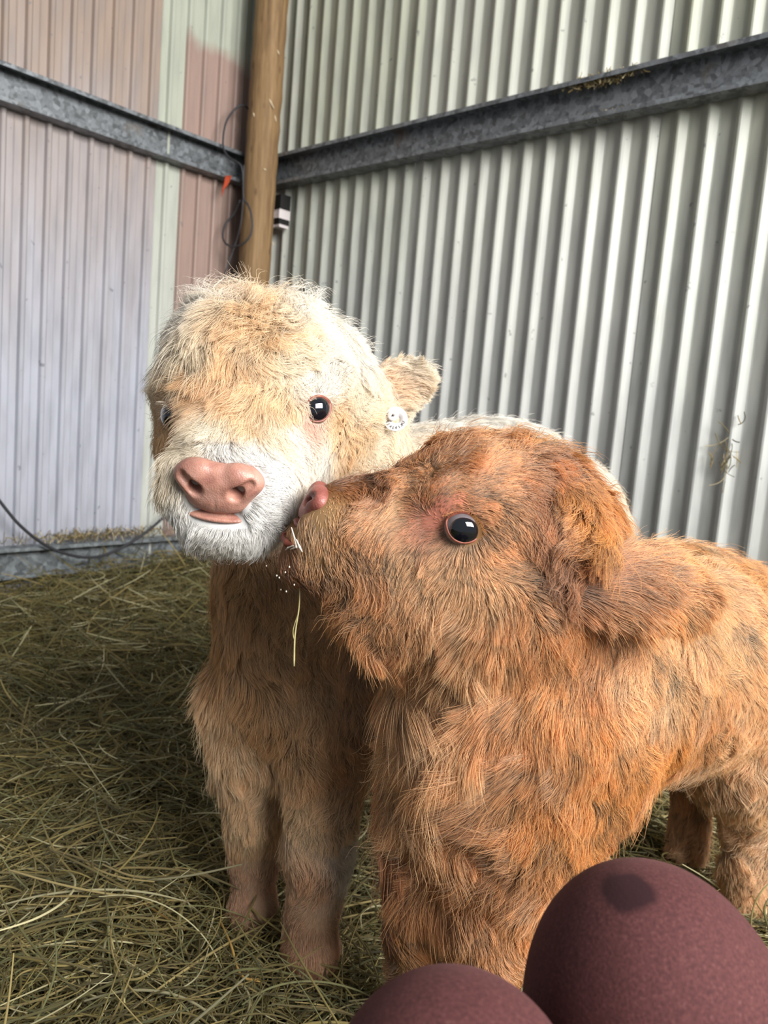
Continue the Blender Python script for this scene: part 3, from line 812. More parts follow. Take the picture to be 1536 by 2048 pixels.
# ------------------------------------------------------------------ the pale calf (facing the camera)
cream, creamw, tan, tan2, shade_tan, white = (246, 234, 212), (249, 244, 235), (236, 206, 164), (220, 180, 130), (200, 156, 102), (249, 248, 246)  # shade_tan: chest tan with its shadow and brown bounce painted in
WM = axes((-0.03, -0.88, -0.36), (0.06, 0.0, 1.0))
Wc = np.array([-0.1555, 0.732, 0.642])
prW = [
    Ell((-0.155, 0.915, 0.748), (0.100, 0.100, 0.082), 0.03), Ell((-0.157, 0.890, 0.776), (0.070, 0.070, 0.045), 0.05),     # skull, forelock dome
    Cone((-0.155, 0.865, 0.700), (-0.154, 0.790, 0.648), 0.080, 0.060, 0.04),                                              # face
    Ell((-0.152, 0.780, 0.632), (0.062, 0.050, 0.046), 0.03), Ell((-0.151, 0.772, 0.598), (0.042, 0.036, 0.025), 0.02),     # muzzle, chin
    Ell((-0.095, 0.87, 0.672), (0.035, 0.05, 0.055), 0.04), Ell((-0.215, 0.87, 0.668), (0.035, 0.05, 0.055), 0.04),         # cheeks
    Ell((-0.085, 0.865, 0.742), (0.026, 0.035, 0.020), 0.03), Ell((-0.228, 0.872, 0.728), (0.026, 0.035, 0.020), 0.03),     # brows
    Ell((-0.060, 0.945, 0.735), (0.045, 0.06, 0.055), 0.05), Ell((-0.035, 1.00, 0.66), (0.06, 0.07, 0.075), 0.05),
    Cone((-0.12, 0.985, 0.66), (-0.09, 1.02, 0.46), 0.090, 0.105, 0.06),                                                   # neck
    Ell((-0.080, 1.03, 0.390), (0.108, 0.105, 0.125), 0.06),                                                               # chest
    Cone((-0.055, 1.06, 0.52), (0.17, 1.31, 0.556), 0.145, 0.160, 0.06), Cone((0.17, 1.31, 0.556), (0.32, 1.50, 0.535), 0.160, 0.145, 0.06),
    Ell((0.06, 1.17, 0.62), (0.09, 0.10, 0.075), 0.07),
    Cone((-0.155, 1.0, 0.33), (-0.140, 0.990, 0.175), 0.058, 0.034, 0.05), Cone((-0.140, 0.990, 0.175), (-0.132, 0.990, 0.06), 0.034, 0.026, 0.02), Ell((-0.131, 0.985, 0.05), (0.030, 0.032, 0.03), 0.02),
    Cone((-0.045, 0.955, 0.33), (-0.046, 0.915, 0.185), 0.060, 0.040, 0.05), Cone((-0.046, 0.915, 0.185), (-0.047, 0.915, 0.06), 0.038, 0.030, 0.02), Ell((-0.048, 0.912, 0.05), (0.034, 0.036, 0.03), 0.02),
    Cone((0.25, 1.42, 0.42), (0.24, 1.40, 0.24), 0.09, 0.05, 0.05), Cone((0.24, 1.40, 0.24), (0.27, 1.46, 0.05), 0.042, 0.028, 0.03),
    Cone((0.38, 1.50, 0.42), (0.38, 1.49, 0.24), 0.09, 0.05, 0.05), Cone((0.38, 1.49, 0.24), (0.41, 1.54, 0.05), 0.042, 0.028, 0.03),
]
ancW = [  # px, py, flow dx, dy, length, lift, mess, colour
    (500, 605, 5, -50, .034, 1.2, 1.2, tan), (440, 612, -30, -35, .034, 1.0, 1.1, creamw), (380, 640, -45, -15, .034, .8, 1.0, creamw), (600, 625, 35, -40, .036, 1.1, 1.1, creamw), (665, 670, 50, -30, .036, 1.0, 1.0, creamw), (520, 650, 5, 40, .030, .8, 1.2, tan),
    (470, 700, -6, 55, .034, .6, 1.0, tan), (400, 690, -25, 45, .032, .5, .8, cream), (340, 690, -50, 20, .036, .65, .9, creamw), (310, 770, -50, 25, .024, .6, 1.0, cream), (345, 800, -40, 5, .012, .4, .7, tan), (330, 832, -30, 15, .006, .3, .5, tan2), (362, 826, -20, 20, .007, .3, .5, tan2),
    (560, 710, 45, 15, .030, .7, 1.0, cream), (640, 690, 50, -10, .028, .6, .9, creamw), (690, 720, 55, 5, .026, .5, .8, creamw),
    (440, 780, -10, 60, .034, .7, 1.1, tan2), (500, 790, 5, 60, .036, .7, 1.1, tan), (560, 790, 30, 45, .028, .6, .9, tan), (380, 790, -40, 40, .032, .6, 1.0, cream),
    (600, 770, 30, -20, .014, .4, .7, creamw), (640, 770, 40, -20, .012, .4, .6, creamw), (612, 846, -25, 25, .005, .25, .5, (232, 184, 162)), (590, 865, -15, 40, .012, .3, .6, creamw), (675, 835, 45, 20, .013, .35, .6, tan), (350, 856, -30, 40, .012, .4, .7, tan2),
    (430, 850, -20, 55, .030, .6, 1.0, cream), (500, 850, 10, 55, .028, .6, 1.0, tan), (360, 890, -40, 50, .024, .5, .9, cream), (560, 880, 35, 45, .022, .5, .8, cream),
    (440, 903, 0, 25, .010, .5, .6, white), (500, 905, 20, 10, .010, .5, .6, white), (385, 908, -20, 15, .010, .5, .6, cream),
    (545, 940, 45, 10, .013, .4, .6, white), (540, 1000, 40, 20, .013, .45, .7, white), (600, 930, 40, 35, .018, .4, .7, creamw), (640, 920, 25, 50, .020, .4, .7, creamw),
    (335, 960, -30, 35, .016, .5, .7, cream), (345, 1020, -30, 35, .016, .5, .7, white), (440, 1060, 0, 50, .016, .55, .6, white), (390, 1060, -25, 45, .016, .55, .6, white), (500, 1060, 20, 45, .016, .55, .6, white), (520, 1035, 40, 30, .015, .5, .6, white),
    (440, 1100, 0, 60, .018, .5, .7, creamw),
    (720, 800, 55, 10, .022, .5, .8, cream), (700, 870, 45, 30, .022, .5, .8, tan), (740, 900, 50, 20, .024, .5, .8, cream),
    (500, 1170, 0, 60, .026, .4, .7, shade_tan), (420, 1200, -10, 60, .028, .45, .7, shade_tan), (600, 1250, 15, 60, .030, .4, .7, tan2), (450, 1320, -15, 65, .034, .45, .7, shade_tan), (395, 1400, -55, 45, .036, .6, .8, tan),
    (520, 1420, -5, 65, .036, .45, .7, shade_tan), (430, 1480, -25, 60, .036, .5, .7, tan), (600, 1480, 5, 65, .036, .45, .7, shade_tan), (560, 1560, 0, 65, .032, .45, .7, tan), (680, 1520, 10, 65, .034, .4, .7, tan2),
    (510, 1650, -10, 65, .018, .35, .5, tan), (500, 1800, -15, 65, .014, .3, .5, (222, 182, 150)), (640, 1640, -10, 65, .026, .4, .6, tan), (630, 1760, -5, 65, .016, .35, .5, (220, 180, 142)), (620, 1920, -5, 65, .015, .35, .5, (214, 170, 134)), (700, 1720, 10, 65, .018, .4, .5, creamw),
    (980, 850, 50, 5, .026, .8, 1.0, creamw), (1080, 870, 50, 20, .026, .7, .9, creamw), (900, 850, 45, 10, .026, .7, .9, creamw),
]
anc3W = [((0.25, 1.45, 0.70), (.6, .7, -.2), .024, .5, .8, creamw), ((0.0, 1.25, 0.55), (.5, .6, -.5), .026, .5, .7, cream), ((0.42, 1.52, 0.5), (.2, .2, -1), .026, .5, .7, cream),
         ((-0.16, 1.02, 0.72), (0, .6, -.6), .03, .5, .8, cream), ((0.25, 1.42, 0.25), (0, 0, -1), .018, .4, .6, cream), ((0.4, 1.5, 0.2), (0, 0, -1), .018, .4, .6, cream), ((-.2, 1.1, .45), (.2, .5, -.8), .03, .5, .7, tan)]
def densW(P):
    w = 0.45 + 0.9 * (P[:, 2] > 0.56) * (P[:, 1] < 1.0) + 0.25 * (P[:, 1] < 1.02)
    w = w + 1.0 * (P[:, 1] < 0.82); return np.where(P[:, 1] > 1.12, 0.2, w)
mNoseW = nose_mat('pink_nose', lin(148, 100, 88), lin(174, 126, 110), lin(188, 142, 128))
calfW, hitW, bodyW = build_calf(
    'calf', 'cream coloured fluffy calf facing the camera with a round white ear tag', prW, ancW, anc3W,
    [dict(px=(634, 818), out=(0.50, -0.85, 0.08), up=(-0.55, 0, 1), r=0.0170, a=0.0162, b=0.0128, lid=mLid, gap=1.10), dict(px=(340, 829), out=(-0.86, -0.50, 0.05), up=(0, 0, 1), r=0.0170, a=0.0155, b=0.0115, lid=mLid, gap=1.05)],
    (Wc, WM, 0.93, mNoseW), [(-0.048, 0.905, (0, -1, 0)), (-0.131, 0.98, (-0.1, -1, 0)), (0.27, 1.45, (-.5, -.7, 0)), (0.41, 1.53, (-.5, -.7, 0))],
    [dict(base=at(705, 806, 0.945), tip=at(858, 770, 0.985), n=(-0.10, -0.8, -0.5), w=0.041, cup=0.22, len=0.020, n_hair=22000, skin=(214, 160, 130), col=((226, 180, 128), (250, 240, 222)), lift=0.55, mess=0.8, droop=(0, 0, 0.0)),
     dict(base=(-0.240, 0.955, 0.735), tip=(-0.268, 1.05, 0.715), n=(-0.5, -0.7, -0.3), w=0.032, cup=0.3, len=0.022, n_hair=9000, skin=(170, 120, 96), col=((180, 130, 96), (220, 180, 140)))],
    330000, densW, [], dict(skin=0.55, fur=mFurW, lash=(240, 228, 206), grow=dict(per=60, clump=0.60, wave=0.13, colvar=.10, lock_col=.06, rad=0.00019, grav=0.30, seed=5)))

# ------------------------------------------------------------------ the brown calf (head in profile)
br, brl, brt, brd, brdd, gold = (198, 140, 82), (224, 178, 126), (232, 190, 142), (166, 104, 52), (134, 80, 38), (206, 143, 70)
BM = axes((-0.80, -0.10, 0.36), (0.40, 0, 1.0))
Bc = np.array([-0.066, 0.742, 0.632])
prB = [
    Ell((0.125, 0.750, 0.632), (0.082, 0.076, 0.062), 0.03), Ell((0.100, 0.750, 0.668), (0.060, 0.055, 0.030), 0.04),
    Cone((0.080, 0.745, 0.622), (-0.020, 0.745, 0.612), 0.066, 0.045, 0.04),
    Ell((-0.040, 0.745, 0.604), (0.052, 0.042, 0.044), 0.03), Ell((-0.058, 0.745, 0.574), (0.040, 0.034, 0.024), 0.015),
    Ell((0.075, 0.745, 0.570), (0.080, 0.062, 0.064), 0.04), Ell(at(768, 1212, .745), (0.038, 0.038, 0.040), 0.05), Ell((0.075, 0.693, 0.655), (0.034, 0.020, 0.016), 0.025),
    Cone((0.115, 0.765, 0.585), (0.125, 0.810, 0.45), 0.078, 0.100, 0.05), Cone((0.15, 0.78, 0.58), (0.26, 0.90, 0.47), 0.07, 0.11, 0.06),
    Ell((0.130, 0.815, 0.405), (0.095, 0.100, 0.110), 0.05),
    Cone((0.20, 0.87, 0.42), (0.40, 1.05, 0.43), 0.130, 0.135, 0.06), Cone((0.40, 1.05, 0.43), (0.555, 1.19, 0.42), 0.135, 0.120, 0.06),
    Ell((0.205, 0.805, 0.40), (0.085, 0.075, 0.125), 0.05),
    Cone((0.085, 0.825, 0.31), (0.076, 0.818, 0.17), 0.060, 0.036, 0.05), Cone((0.076, 0.818, 0.17), (0.080, 0.822, 0.05), 0.034, 0.027, 0.02),
    Cone((0.170, 0.775, 0.32), (0.145, 0.768, 0.19), 0.060, 0.037, 0.05), Cone((0.145, 0.768, 0.19), (0.150, 0.775, 0.05), 0.034, 0.027, 0.02),
    Cone((0.545, 1.13, 0.41), (0.535, 1.08, 0.28), 0.100, 0.070, 0.06), Cone((0.535, 1.08, 0.28), (0.600, 1.15, 0.17), 0.062, 0.042, 0.04), Cone((0.600, 1.15, 0.17), (0.595, 1.13, 0.05), 0.036, 0.030, 0.02),
    Cone((0.47, 1.22, 0.40), (0.50, 1.20, 0.27), 0.095, 0.062, 0.06), Cone((0.50, 1.20, 0.27), (0.55, 1.26, 0.17), 0.052, 0.036, 0.04), Cone((0.55, 1.26, 0.17), (0.55, 1.245, 0.05), 0.033, 0.028, 0.02),
]
ancB = [
    (862, 1040, -22, 6, .005, .3, .4, (220, 146, 122)), (888, 1000, 20, -14, .005, .25, .4, (206, 134, 98)), (930, 998, 30, 2, .006, .25, .4, (204, 140, 92)),
    (650, 1030, 15, 60, .007, .35, .5, brl), (600, 1020, -5, 55, .005, .3, .4, brd), (690, 1080, 12, 60, .011, .35, .6, br), (620, 1090, 10, 60, .009, .35, .5, brl), (690, 975, 30, 40, .010, .4, .8, brd), (570, 1120, 10, 60, .011, .45, .6, brd), (620, 1180, 20, 65, .018, .4, .7, brd),
    (740, 960, -25, 50, .018, .5, 1.1, brdd), (720, 930, 20, -35, .016, .9, 1.2, brdd), (780, 910, 10, -50, .024, .9, 1.2, brd), (770, 980, -50, -5, .018, .5, .9, brd), (800, 1020, -45, 20, .014, .35, .7, brl), (740, 1060, -10, 60, .020, .4, .8, br),
    (680, 1200, 5, 70, .030, .4, .7, br), (740, 1160, -5, 70, .028, .35, .7, br), (800, 1130, -15, 70, .024, .3, .6, brl), (860, 1130, -12, 70, .020, .25, .5, brt), (930, 1130, 0, 60, .014, .25, .4, brt), (900, 1220, -5, 75, .026, .3, .5, brt), (980, 1180, 15, 70, .022, .3, .5, brl),
    (1000, 1110, 35, 60, .016, .3, .5, br), (1040, 1200, 30, 70, .026, .35, .6, br), (1090, 1280, 0, 70, .030, .4, .6, br),
    (830, 960, -30, 30, .012, .5, .8, br), (860, 1000, 20, -35, .007, .3, .4, gold), (900, 985, 45, -10, .008, .25, .4, brl), (960, 1000, 50, 15, .010, .3, .4, br), (990, 1040, 45, 35, .012, .3, .4, br),
    (850, 900, 10, -55, .028, .7, 1.0, br), (900, 900, 35, -40, .028, .55, .8, br), (960, 920, 60, -10, .026, .4, .7, br), (880, 860, 10, -40, .026, 1.0, 1.2, br), (960, 855, 40, -25, .028, 1.0, 1.2, br), (1040, 880, 50, 10, .030, .9, 1.3, gold), (1060, 970, 60, 35, .028, .45, .8, brd),
    (1110, 930, 45, 35, .032, .9, 1.4, brd), (1150, 990, 40, 45, .034, .9, 1.4, gold), (1190, 1050, 40, 35, .036, .9, 1.4, gold), (1100, 1060, 45, 55, .028, .5, 1.0, brd), (1090, 1150, 30, 65, .028, .5, .9, brdd), (1150, 1120, 25, 60, .030, .6, 1.0, brd),
    (760, 1280, 15, 80, .044, .4, .7, br), (850, 1310, 10, 85, .044, .35, .6, brl), (950, 1320, 10, 85, .042, .35, .6, brl), (830, 1430, 5, 85, .048, .4, .7, brl), (920, 1450, -10, 85, .046, .4, .7, brl), (1010, 1430, -35, 75, .044, .4, .7, br),
    (820, 1530, -35, 65, .048, .5, .8, brl), (920, 1570, -50, 60, .046, .5, .8, br), (850, 1640, -45, 60, .048, .55, .8, brl), (960, 1660, -45, 60, .042, .5, .8, br), (880, 1750, -25, 70, .044, .5, .8, br), (790, 1700, -20, 70, .040, .5, .7, brd),
    (1080, 1500, -55, 50, .036, .4, .6, br), (1100, 1380, -40, 55, .034, .35, .6, gold), (1180, 1330, -20, 45, .028, .35, .6, br), (1180, 1450, -10, 65, .030, .3, .6, gold), (1250, 1400, 30, 55, .028, .3, .6, brl), (1130, 1620, -10, 75, .032, .35, .6, gold), (1250, 1560, 20, 65, .030, .3, .6, gold),
    (1340, 1500, 20, 65, .028, .3, .6, gold), (1350, 1350, 35, 50, .028, .3, .6, brl), (1420, 1110, 45, -10, .026, .6, .9, brl), (1480, 1140, 50, 20, .026, .5, .8, gold), (1500, 1230, 40, 45, .028, .35, .6, brl), (1450, 1300, 35, 55, .028, .3, .6, brl),
    (1260, 1670, 5, 65, .026, .4, .6, br), (1420, 1450, 20, 65, .026, .3, .6, br),
    (1480, 1450, 0, 75, .030, .35, .8, brl), (1470, 1600, -8, 75, .030, .4, .7, brt), (1450, 1720, -15, 70, .030, .45, .8, brt),
    (1060, 1760, -10, 70, .030, .4, .7, br), (970, 1850, 0, 70, .022, .35, .6, br), (820, 1880, -3, 70, .018, .35, .6, gold), (760, 1850, -5, 70, .018, .35, .6, brd), (870, 1920, 0, 70, .018, .35, .6, brt),
]
anc3B = [((0.20, 0.90, 0.62), (.5, .7, -.4), .03, .5, .8, br), ((0.10, 0.83, 0.62), (.3, .8, -.4), .026, .4, .7, br), ((0.4, 1.15, 0.45), (.5, .6, -.5), .026, .4, .6, br), ((0.6, 1.25, 0.45), (.3, .3, -1), .026, .4, .7, br),
         ((-0.03, 0.79, 0.61), (.2, .3, -.8), .010, .4, .6, br), ((0.05, 0.87, 0.4), (-.1, .3, -.9), .034, .4, .7, br), ((0.55, 1.25, 0.2), (0, 0, -1), .02, .4, .6, br)]
def densB(P):
    w = 0.75 + 0.4 * (P[:, 1] < 0.78) + 1.2 * (P[:, 0] < 0.12) * (P[:, 2] > 0.55) + 0.8 * (P[:, 0] < 0.0) * (P[:, 2] > 0.55)
    return np.where((P[:, 1] - P[:, 0]) > 0.72, 0.35, w)
mNoseB = nose_mat('dusky_pink_nose', lin(120, 66, 58), lin(150, 88, 78), lin(172, 104, 96))
calfB, hitB, bodyB = build_calf(
    'calf', 'ginger brown shaggy calf in profile nuzzling the cream calf', prB, ancB, anc3B,
    [dict(px=(926, 1055), out=(0.02, -0.98, 0.14), up=(0.42, 0, 1), r=0.0165, a=0.0152, b=0.0128, lid=mLidB, gap=1.06, sclera=(-0.22, -0.20)), dict(P=(0.068, 0.823, 0.633), out=(0.0, 1, 0.1), up=(0, 0, 1), r=0.0155, a=0.0140, b=0.0115, lid=mLidB)],
    (Bc, BM, 0.72, mNoseB), [(0.08, 0.812, (-1, -.5, 0)), (0.15, 0.765, (-1, -.5, 0)), (0.595, 1.12, (-.7, -.7, 0)), (0.55, 1.235, (-.7, -.7, 0))],
    [dict(base=at(1120, 1160, 0.690), tip=at(1400, 1178, 0.725), n=(0.1, 0.9, -0.35), w=0.034, cup=0.30, len=0.034, n_hair=34000, skin=(150, 90, 52), col=((166, 102, 48), (214, 158, 96)), lift=0.35, mess=0.35, droop=(0, 0, -0.2)),
     dict(base=(0.19, 0.815, 0.605), tip=(0.27, 0.90, 0.595), n=(-0.2, 0.9, -0.3), w=0.034, cup=0.3, len=0.030, n_hair=9000, skin=(150, 90, 52), col=((172, 106, 52), (218, 162, 98)))],
    560000, densB, [((866, 1040), 0.010, 0.12), ((882, 1012), 0.009, 0.2), ((915, 1002), 0.008, 0.35)], dict(skin=0.4, fur=mFurB, lash=(206, 140, 84), grow=dict(per=60, clump=0.60, wave=0.085, colvar=.27, lock_col=.16, rad=0.00019, grav=0.35, seed=77)))

# ------------------------------------------------------------------ small things on the calves
# ear tag: round white button with raised centre and stamped characters
tc_ = at(791, 838, 0.918); TM = axes((-0.12, -0.97, -0.10), (0.15, 0, 1))
def disc(c, M, r, th, hole=0.0, seg=40, y0=0.0):
    bm = bmesh.new(); V = []
    ri = max(hole, 0.0004)
    for (rr, yy) in ((ri, y0), (r * 0.93, y0), (r, y0 + th * 0.3), (r, y0 + th), (r * 0.95, y0 + th * 1.15), (ri, y0 + th * 1.15)):
        V.append([bm.verts.new(c + M[0] * rr * math.cos(2 * math.pi * i / seg) + M[2] * rr * math.sin(2 * math.pi * i / seg) + M[1] * yy) for i in range(seg)])
    for a in range(6):
        A, B_ = V[a], V[(a + 1) % 6]
        for i in range(seg): bm.faces.new((A[i], A[(i + 1) % seg], B_[(i + 1) % seg], B_[i]))
    return bm
mTag = simple('white_tag_plastic', lin(236, 234, 236), 0.35); mInk = simple('black_ink', lin(50, 48, 52), 0.6)
tagb = obj_bm('ear_tag', disc(tc_, TM, 0.0142, 0.0018, 0.0048), mTag, calfW, True); tagb['label'] = 'round white plastic ear tag with stamped characters'
obj_bm('tag_stud', disc(tc_ + TM[0] * 0.0035 + TM[2] * 0.0035, TM, 0.0062, 0.0030, 0.0, 28, 0.0015), mTag, tagb, True)
def letter(ch, c, ang, size, parent):
    cu = bpy.data.curves.new('lettering', 'FONT'); cu.body = ch; cu.size = size; cu.align_x = 'CENTER'; cu.align_y = 'CENTER'; cu.extrude = 0.0001
    tmp = bpy.data.objects.new('tmp', cu); COL.objects.link(tmp)
    me = bpy.data.meshes.new_from_object(tmp.evaluated_get(bpy.context.evaluated_depsgraph_get())) if False else tmp.to_mesh().copy()
    bpy.data.objects.remove(tmp)
    r = TM[0] * math.cos(ang) + TM[2] * math.sin(ang); u = -TM[0] * math.sin(ang) + TM[2] * math.cos(ang)
    mm = Matrix.Identity(4)
    for i in range(3): mm[i][0] = r[i]; mm[i][1] = u[i]; mm[i][2] = TM[1][i]
    mm.translation = Vector(c); me.transform(mm)
    link('lettering', me, mInk, parent)
word = 'UK193RSPCL'
for i, ch in enumerate(word):
    th = math.radians(-172 + i * 20.5); rr = 0.0101
    letter(ch, tc_ + TM[0] * rr * math.cos(th) + TM[2] * rr * math.sin(th) + TM[1] * 0.0024, th + math.pi / 2, 0.0046, tagb)
letter('4', tc_ + TM[0] * 0.0035 + TM[2] * 0.0035 + TM[1] * 0.0053, 0.2, 0.0052, tagb)

mMud = simple('dry_mud', lin(92, 62, 36), 0.9, noise=0.3, scale=300)
for (px, py, s) in ((674, 838, 3.6), (679, 848, 2.0), (667, 866, 2.8), (667, 887, 2.6), (661, 893, 1.4), (616, 846, 2.4)):
    P, n_ = hitW(px, py); P = P + n_ * 0.008
    bm = bmesh.new(); bmesh.ops.create_icosphere(bm, subdivisions=2, radius=1.0)
    M = axes(n_)
    for v in bm.verts:
        q = v.co * (1 + 0.25 * random.uniform(-1, 1)); v.co = Vector(P + M[0] * q.x * s * 0.00036 + M[2] * q.z * s * 0.0007 + M[1] * q.y * 0.0007)
    obj_bm('mud_fleck', bm, mMud, calfW, True)
mMilk = simple('milk', lin(214, 204, 190), 0.3, 0.5)
def blob_chain(name, pts, rads, parent, mt):
    V, Q = sdf_mesh([Cone(pts[i], pts[i + 1], rads[i], rads[i + 1], 0.001) for i in range(len(pts) - 1)], 0.0006)
    return link(name, np_mesh(name, V, Q), mt, parent)
def offB(px, py, o=0.006):
    P, n_ = hitB(px, py); return P + n_ * o
blob_chain('milk_foam', [offB(594, 1058), offB(600, 1080), offB(602, 1092), offB(590, 1098)], [.0006, .0009, .0012, .0005], calfB, mMilk)
blob_chain('milk_foam', [offB(602, 1078), offB(608, 1092), offB(612, 1101)], [.0007, .0010, .0006], calfB, mMilk)
blob_chain('milk_foam', [offB(596, 1090), offB(586, 1095), offB(581, 1101)], [.0009, .0007, .0004], calfB, mMilk)
blob_chain('lip', [offB(549, 1062, .002), offB(562, 1074, .002), offB(578, 1086, .002), offB(596, 1095, .001)], [.0022, .0034, .0034, .0015], calfB, simple('dark_pink_lip', lin(128, 66, 52), 0.5))
for (px, py) in ((551, 1128), (573, 1142), (578, 1146), (594, 1130), (588, 1139), (600, 1154), (573, 1162), (586, 1162)):
    P = offB(px, py, 0.012); bm = bmesh.new(); bmesh.ops.create_icosphere(bm, subdivisions=2, radius=0.0007)
    for v in bm.verts: v.co = Vector((v.co.x, v.co.y, v.co.z * 1.4)) + Vector(P)
    obj_bm('milk_drop', bm, mMilk, calfB, True)

# ------------------------------------------------------------------ loose straw worth naming
mStraw = simple('pale_straw', lin(188, 176, 124), 0.7, noise=0.2, scale=80); mStraw2 = simple('golden_straw', lin(186, 150, 84), 0.7, noise=0.2, scale=80)
def stem(name, pts, r0, r1, label, mt, cat='straw'):
    P = spline(pts, 16); V, Fc = tube(P, np.linspace(r0, r1, 16), 6); o = obj_np(name, V, Fc, mt); tag(o, label, cat); return o
hs = empty('hay_stem', tuple(at(597, 1205, .735))); tag(hs, 'thin green hay stem dangling below the ginger calf\'s mouth', 'straw')
V, Fc = tube(spline([at(600, 1165, .735), at(598, 1215, .735), at(590, 1270, .735), at(588, 1332, .735)], 16), np.linspace(.0006, .0010, 16), 6); obj_np('stalk', V, Fc, mStraw, hs)
V, Fc = tube(spline([at(595, 1230, .735), at(586, 1262, .735), at(590, 1285, .735)], 10), np.linspace(.0003, .0006, 10), 6); obj_np('leaf', V, Fc, mStraw, hs)
def gat(px, py, dz=0.03):
    d = ray(px, py); t = (dz - EYE_Z) / d[2]; return CAM_P + d * t
stem('hay_stem', [gat(180, 1952, .05), gat(310, 1950, .05), gat(440, 1958, .045)], .0016, .0010, 'long pale flat straw lying across the hay in front of the cream calf\'s hoof', mStraw)
stem('hay_stem', [gat(212, 1842, .06), gat(228, 1900, .055), gat(250, 2010, .05)], .0015, .0011, 'straight pale straw crossing the long flat one in the front hay', mStraw)
stem('hay_stem', [gat(262, 1795, .05), gat(300, 1815, .055), gat(370, 1860, .045)], .0014, .0011, 'bent golden straw lying left of the cream calf\'s rear front leg', mStraw2)
stem('hay_stem', [gat(440, 1840, .05), gat(462, 1890, .06), gat(482, 1950, .055), gat(520, 1962, .05)], .0013, .0018, 'golden seed stalk bent beside the cream calf\'s front hoof', mStraw2)
lf = [gat(232, 1915, .05), gat(248, 1912, .056), gat(285, 1952, .05), gat(255, 1940, .05)]
c = np.mean(lf, 0)
bm = bmesh.new(); vs = [bm.verts.new(p) for p in lf]; mid = bm.verts.new(c + np.array([0, 0, .003])); lo_ = [bm.verts.new(p - np.array([0, 0, .0008])) for p in lf]; ml = bm.verts.new(c + np.array([0, 0, .002]))
for i in range(4):
    bm.faces.new((vs[i], vs[(i + 1) % 4], mid)); bm.faces.new((lo_[(i + 1) % 4], lo_[i], ml)); bm.faces.new((vs[i], lo_[i], lo_[(i + 1) % 4], vs[(i + 1) % 4]))
tag(obj_bm('dry_leaf', bm, simple('dry_leaf_tan', lin(150, 132, 96), 0.8)), 'curled tan dry leaf lying in the front hay', 'leaf')

def tuft(name, centre, nrm, n, spread, ln, label, mt, cat):
    P = np.zeros((n, 5, 3)); up_ = np.array([0, 0, 1.0]); side = unit(np.cross(nrm, up_))
    a = RNG.uniform(0, 6.28, n); b = centre + side * RNG.normal(size=(n, 1)) * spread[0] + up_ * RNG.normal(size=(n, 1)) * spread[1] + nrm * RNG.uniform(0.0, spread[2], (n, 1))
    d = side * np.cos(a)[:, None] + up_ * np.sin(a)[:, None] + nrm * RNG.normal(size=(n, 1)) * 0.3
    Ls = ln * RNG.uniform(0.4, 1.2, (n, 1))
    cv = np.cross(d, nrm) * RNG.normal(size=(n, 1)) * 0.5
    for i, u_ in enumerate(np.linspace(-0.5, 0.5, 5)): P[:, i] = b + d * Ls * u_ + cv * Ls * (0.25 - u_ * u_)
    pal = np.array([lin(150, 126, 70), lin(110, 100, 60), lin(206, 190, 150), lin(70, 60, 40)])
    o = strands(name, P, np.full((n, 5), 0.0009) * RNG.uniform(.5, 1.5, (n, 1)), pal[RNG.choice(4, n)], mt)
    tag(o, label, cat, kind='stuff'); return o
tuft('straw_tuft', onR(1450, 905, 0.022), NR, 26, (0.022, 0.03, 0.006), 0.05, 'wisp of yellow straw caught on the right wall above the ginger calf\'s back', mHay, 'straw')
tuft('nest_debris', onR(1205, 166, 0.05) + np.array([0, 0, .006]), NR, 420, (0.05, 0.006, 0.02), 0.02, 'heap of dry nest debris on top of the right wall rail', mHay, 'debris')
tuft('nest_debris', onR(1200, 234, 0.05), NR, 220, (0.045, 0.004, 0.012), 0.016, 'smaller line of debris on the lower lip of the right wall rail', mHay, 'debris')
tuft('nest_debris', onL(200, 1068, 0.035), NL, 260, (0.16, 0.003, 0.015), 0.05, 'hay wisps lying along the top of the low rail on the left wall', mHay, 'debris')

# ------------------------------------------------------------------ the seated person's knees
kR = at(1315, 2062, 0.44); kL = at(905, 2236, 0.345); RR, RL = 0.083, 0.0655
capR = at(1288, 1940, 0.425)
pe = empty('person', (0.12, 0.05, 0.0)); tag(pe, 'person in maroon leggings sitting with knees raised at the bottom right', 'person')
hipR = np.array([0.20, -0.02, 0.17]); hipL = np.array([0.02, -0.02, 0.17])
prP = [Ell((0.11, -0.06, 0.17), (0.17, 0.12, 0.13), 0.05)]
kneecap = Ell(capR, (0.058, 0.058, 0.059), 0.035)
for (kn, hip, fx, rk) in ((kR, hipR, 0.05, RR), (kL, hipL, -0.03, RL)):
    ank = np.array([kn[0] + fx, 0.46, 0.09]); cf = kn + (ank - kn) * 0.40 + np.array([0, -0.03, 0])
    prP += [Ell(kn, (rk * .98, rk, rk), 0.006), Cone(kn + np.array([0, -0.02, -0.02]), hip, rk * .96, rk * 1.12, 0.006), Cone(kn + np.array([0, 0.0, -0.02]), cf, rk * .88, rk * .78, 0.006), Cone(cf, ank, rk * .76, 0.036, 0.006),
            Cone(ank + np.array([0, 0, -0.045]), ank + np.array([fx * .5, 0.16, -0.06]), 0.036, 0.026, 0.03)]
prP.append(kneecap); V, Q = sdf_mesh(prP, 0.006); V = smooth_mesh(V, Q, 3)
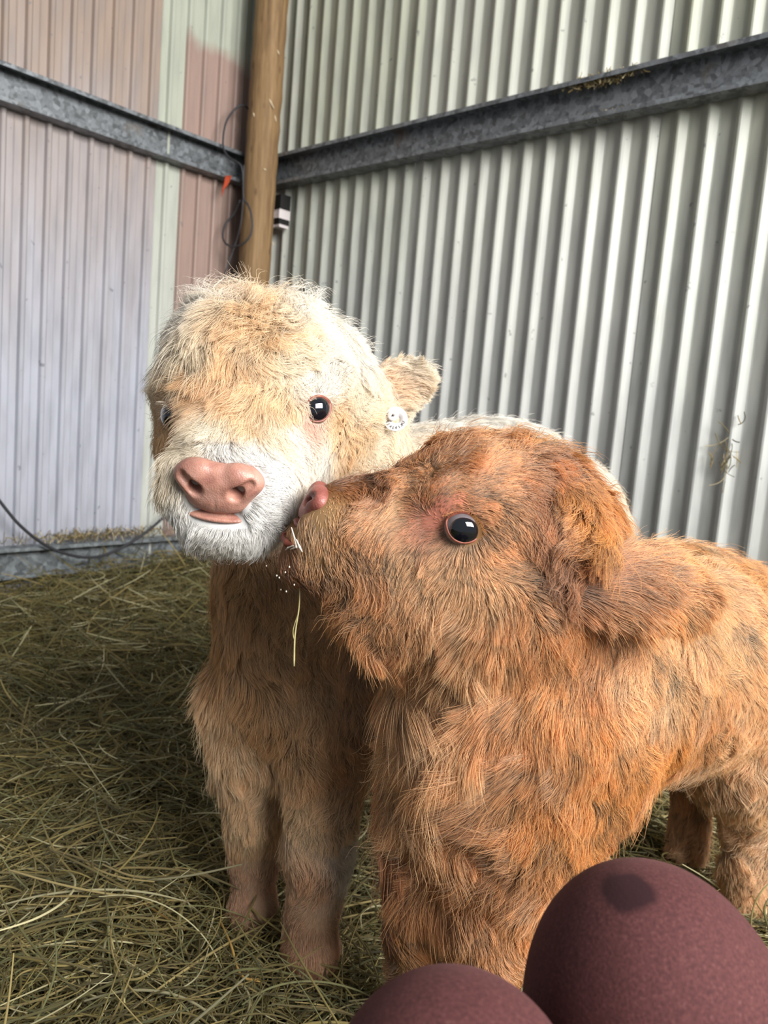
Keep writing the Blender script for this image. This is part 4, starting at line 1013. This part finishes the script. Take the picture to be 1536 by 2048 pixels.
def legm(N, L):
    tc = N('TexCoord'); p = N('BsdfPrincipled'); p.inputs['Roughness'].default_value = 0.85; p.inputs['Specular IOR Level'].default_value = 0.2
    p.inputs['Sheen Weight'].default_value = 0.2; p.inputs['Sheen Roughness'].default_value = 0.5; p.inputs['Sheen Tint'].default_value = c4(lin(150, 110, 110))
    n = N('TexNoise'); n.inputs['Scale'].default_value = 520; n.inputs['Detail'].default_value = 4; L(tc.outputs['Object'], n.inputs['Vector'])
    col = ramp(N, n.outputs['Fac'], L, [(0.3, lin(64, 36, 37)), (0.6, lin(84, 48, 48)), (0.75, lin(96, 62, 60))])
    # an irregular darker patch on the right knee
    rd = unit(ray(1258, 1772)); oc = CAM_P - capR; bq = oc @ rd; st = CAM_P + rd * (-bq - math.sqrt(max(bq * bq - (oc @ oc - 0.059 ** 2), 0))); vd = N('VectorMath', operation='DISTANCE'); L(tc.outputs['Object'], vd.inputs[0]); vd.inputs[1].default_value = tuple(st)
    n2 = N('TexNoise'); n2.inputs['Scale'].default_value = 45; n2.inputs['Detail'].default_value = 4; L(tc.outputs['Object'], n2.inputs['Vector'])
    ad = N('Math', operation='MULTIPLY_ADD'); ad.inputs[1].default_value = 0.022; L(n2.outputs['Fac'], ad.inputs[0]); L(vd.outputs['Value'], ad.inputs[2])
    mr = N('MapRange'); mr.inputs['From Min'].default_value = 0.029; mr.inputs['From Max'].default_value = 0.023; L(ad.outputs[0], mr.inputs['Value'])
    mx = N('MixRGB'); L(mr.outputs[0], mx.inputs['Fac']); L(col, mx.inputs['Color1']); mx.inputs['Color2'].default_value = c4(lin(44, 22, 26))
    L(mx.outputs['Color'], p.inputs['Base Color'])
    bp = N('Bump'); bp.inputs['Strength'].default_value = 0.25; bp.inputs['Distance'].default_value = 0.001; L(n.outputs['Fac'], bp.inputs['Height']); L(bp.outputs['Normal'], p.inputs['Normal'])
    return p.outputs['BSDF']
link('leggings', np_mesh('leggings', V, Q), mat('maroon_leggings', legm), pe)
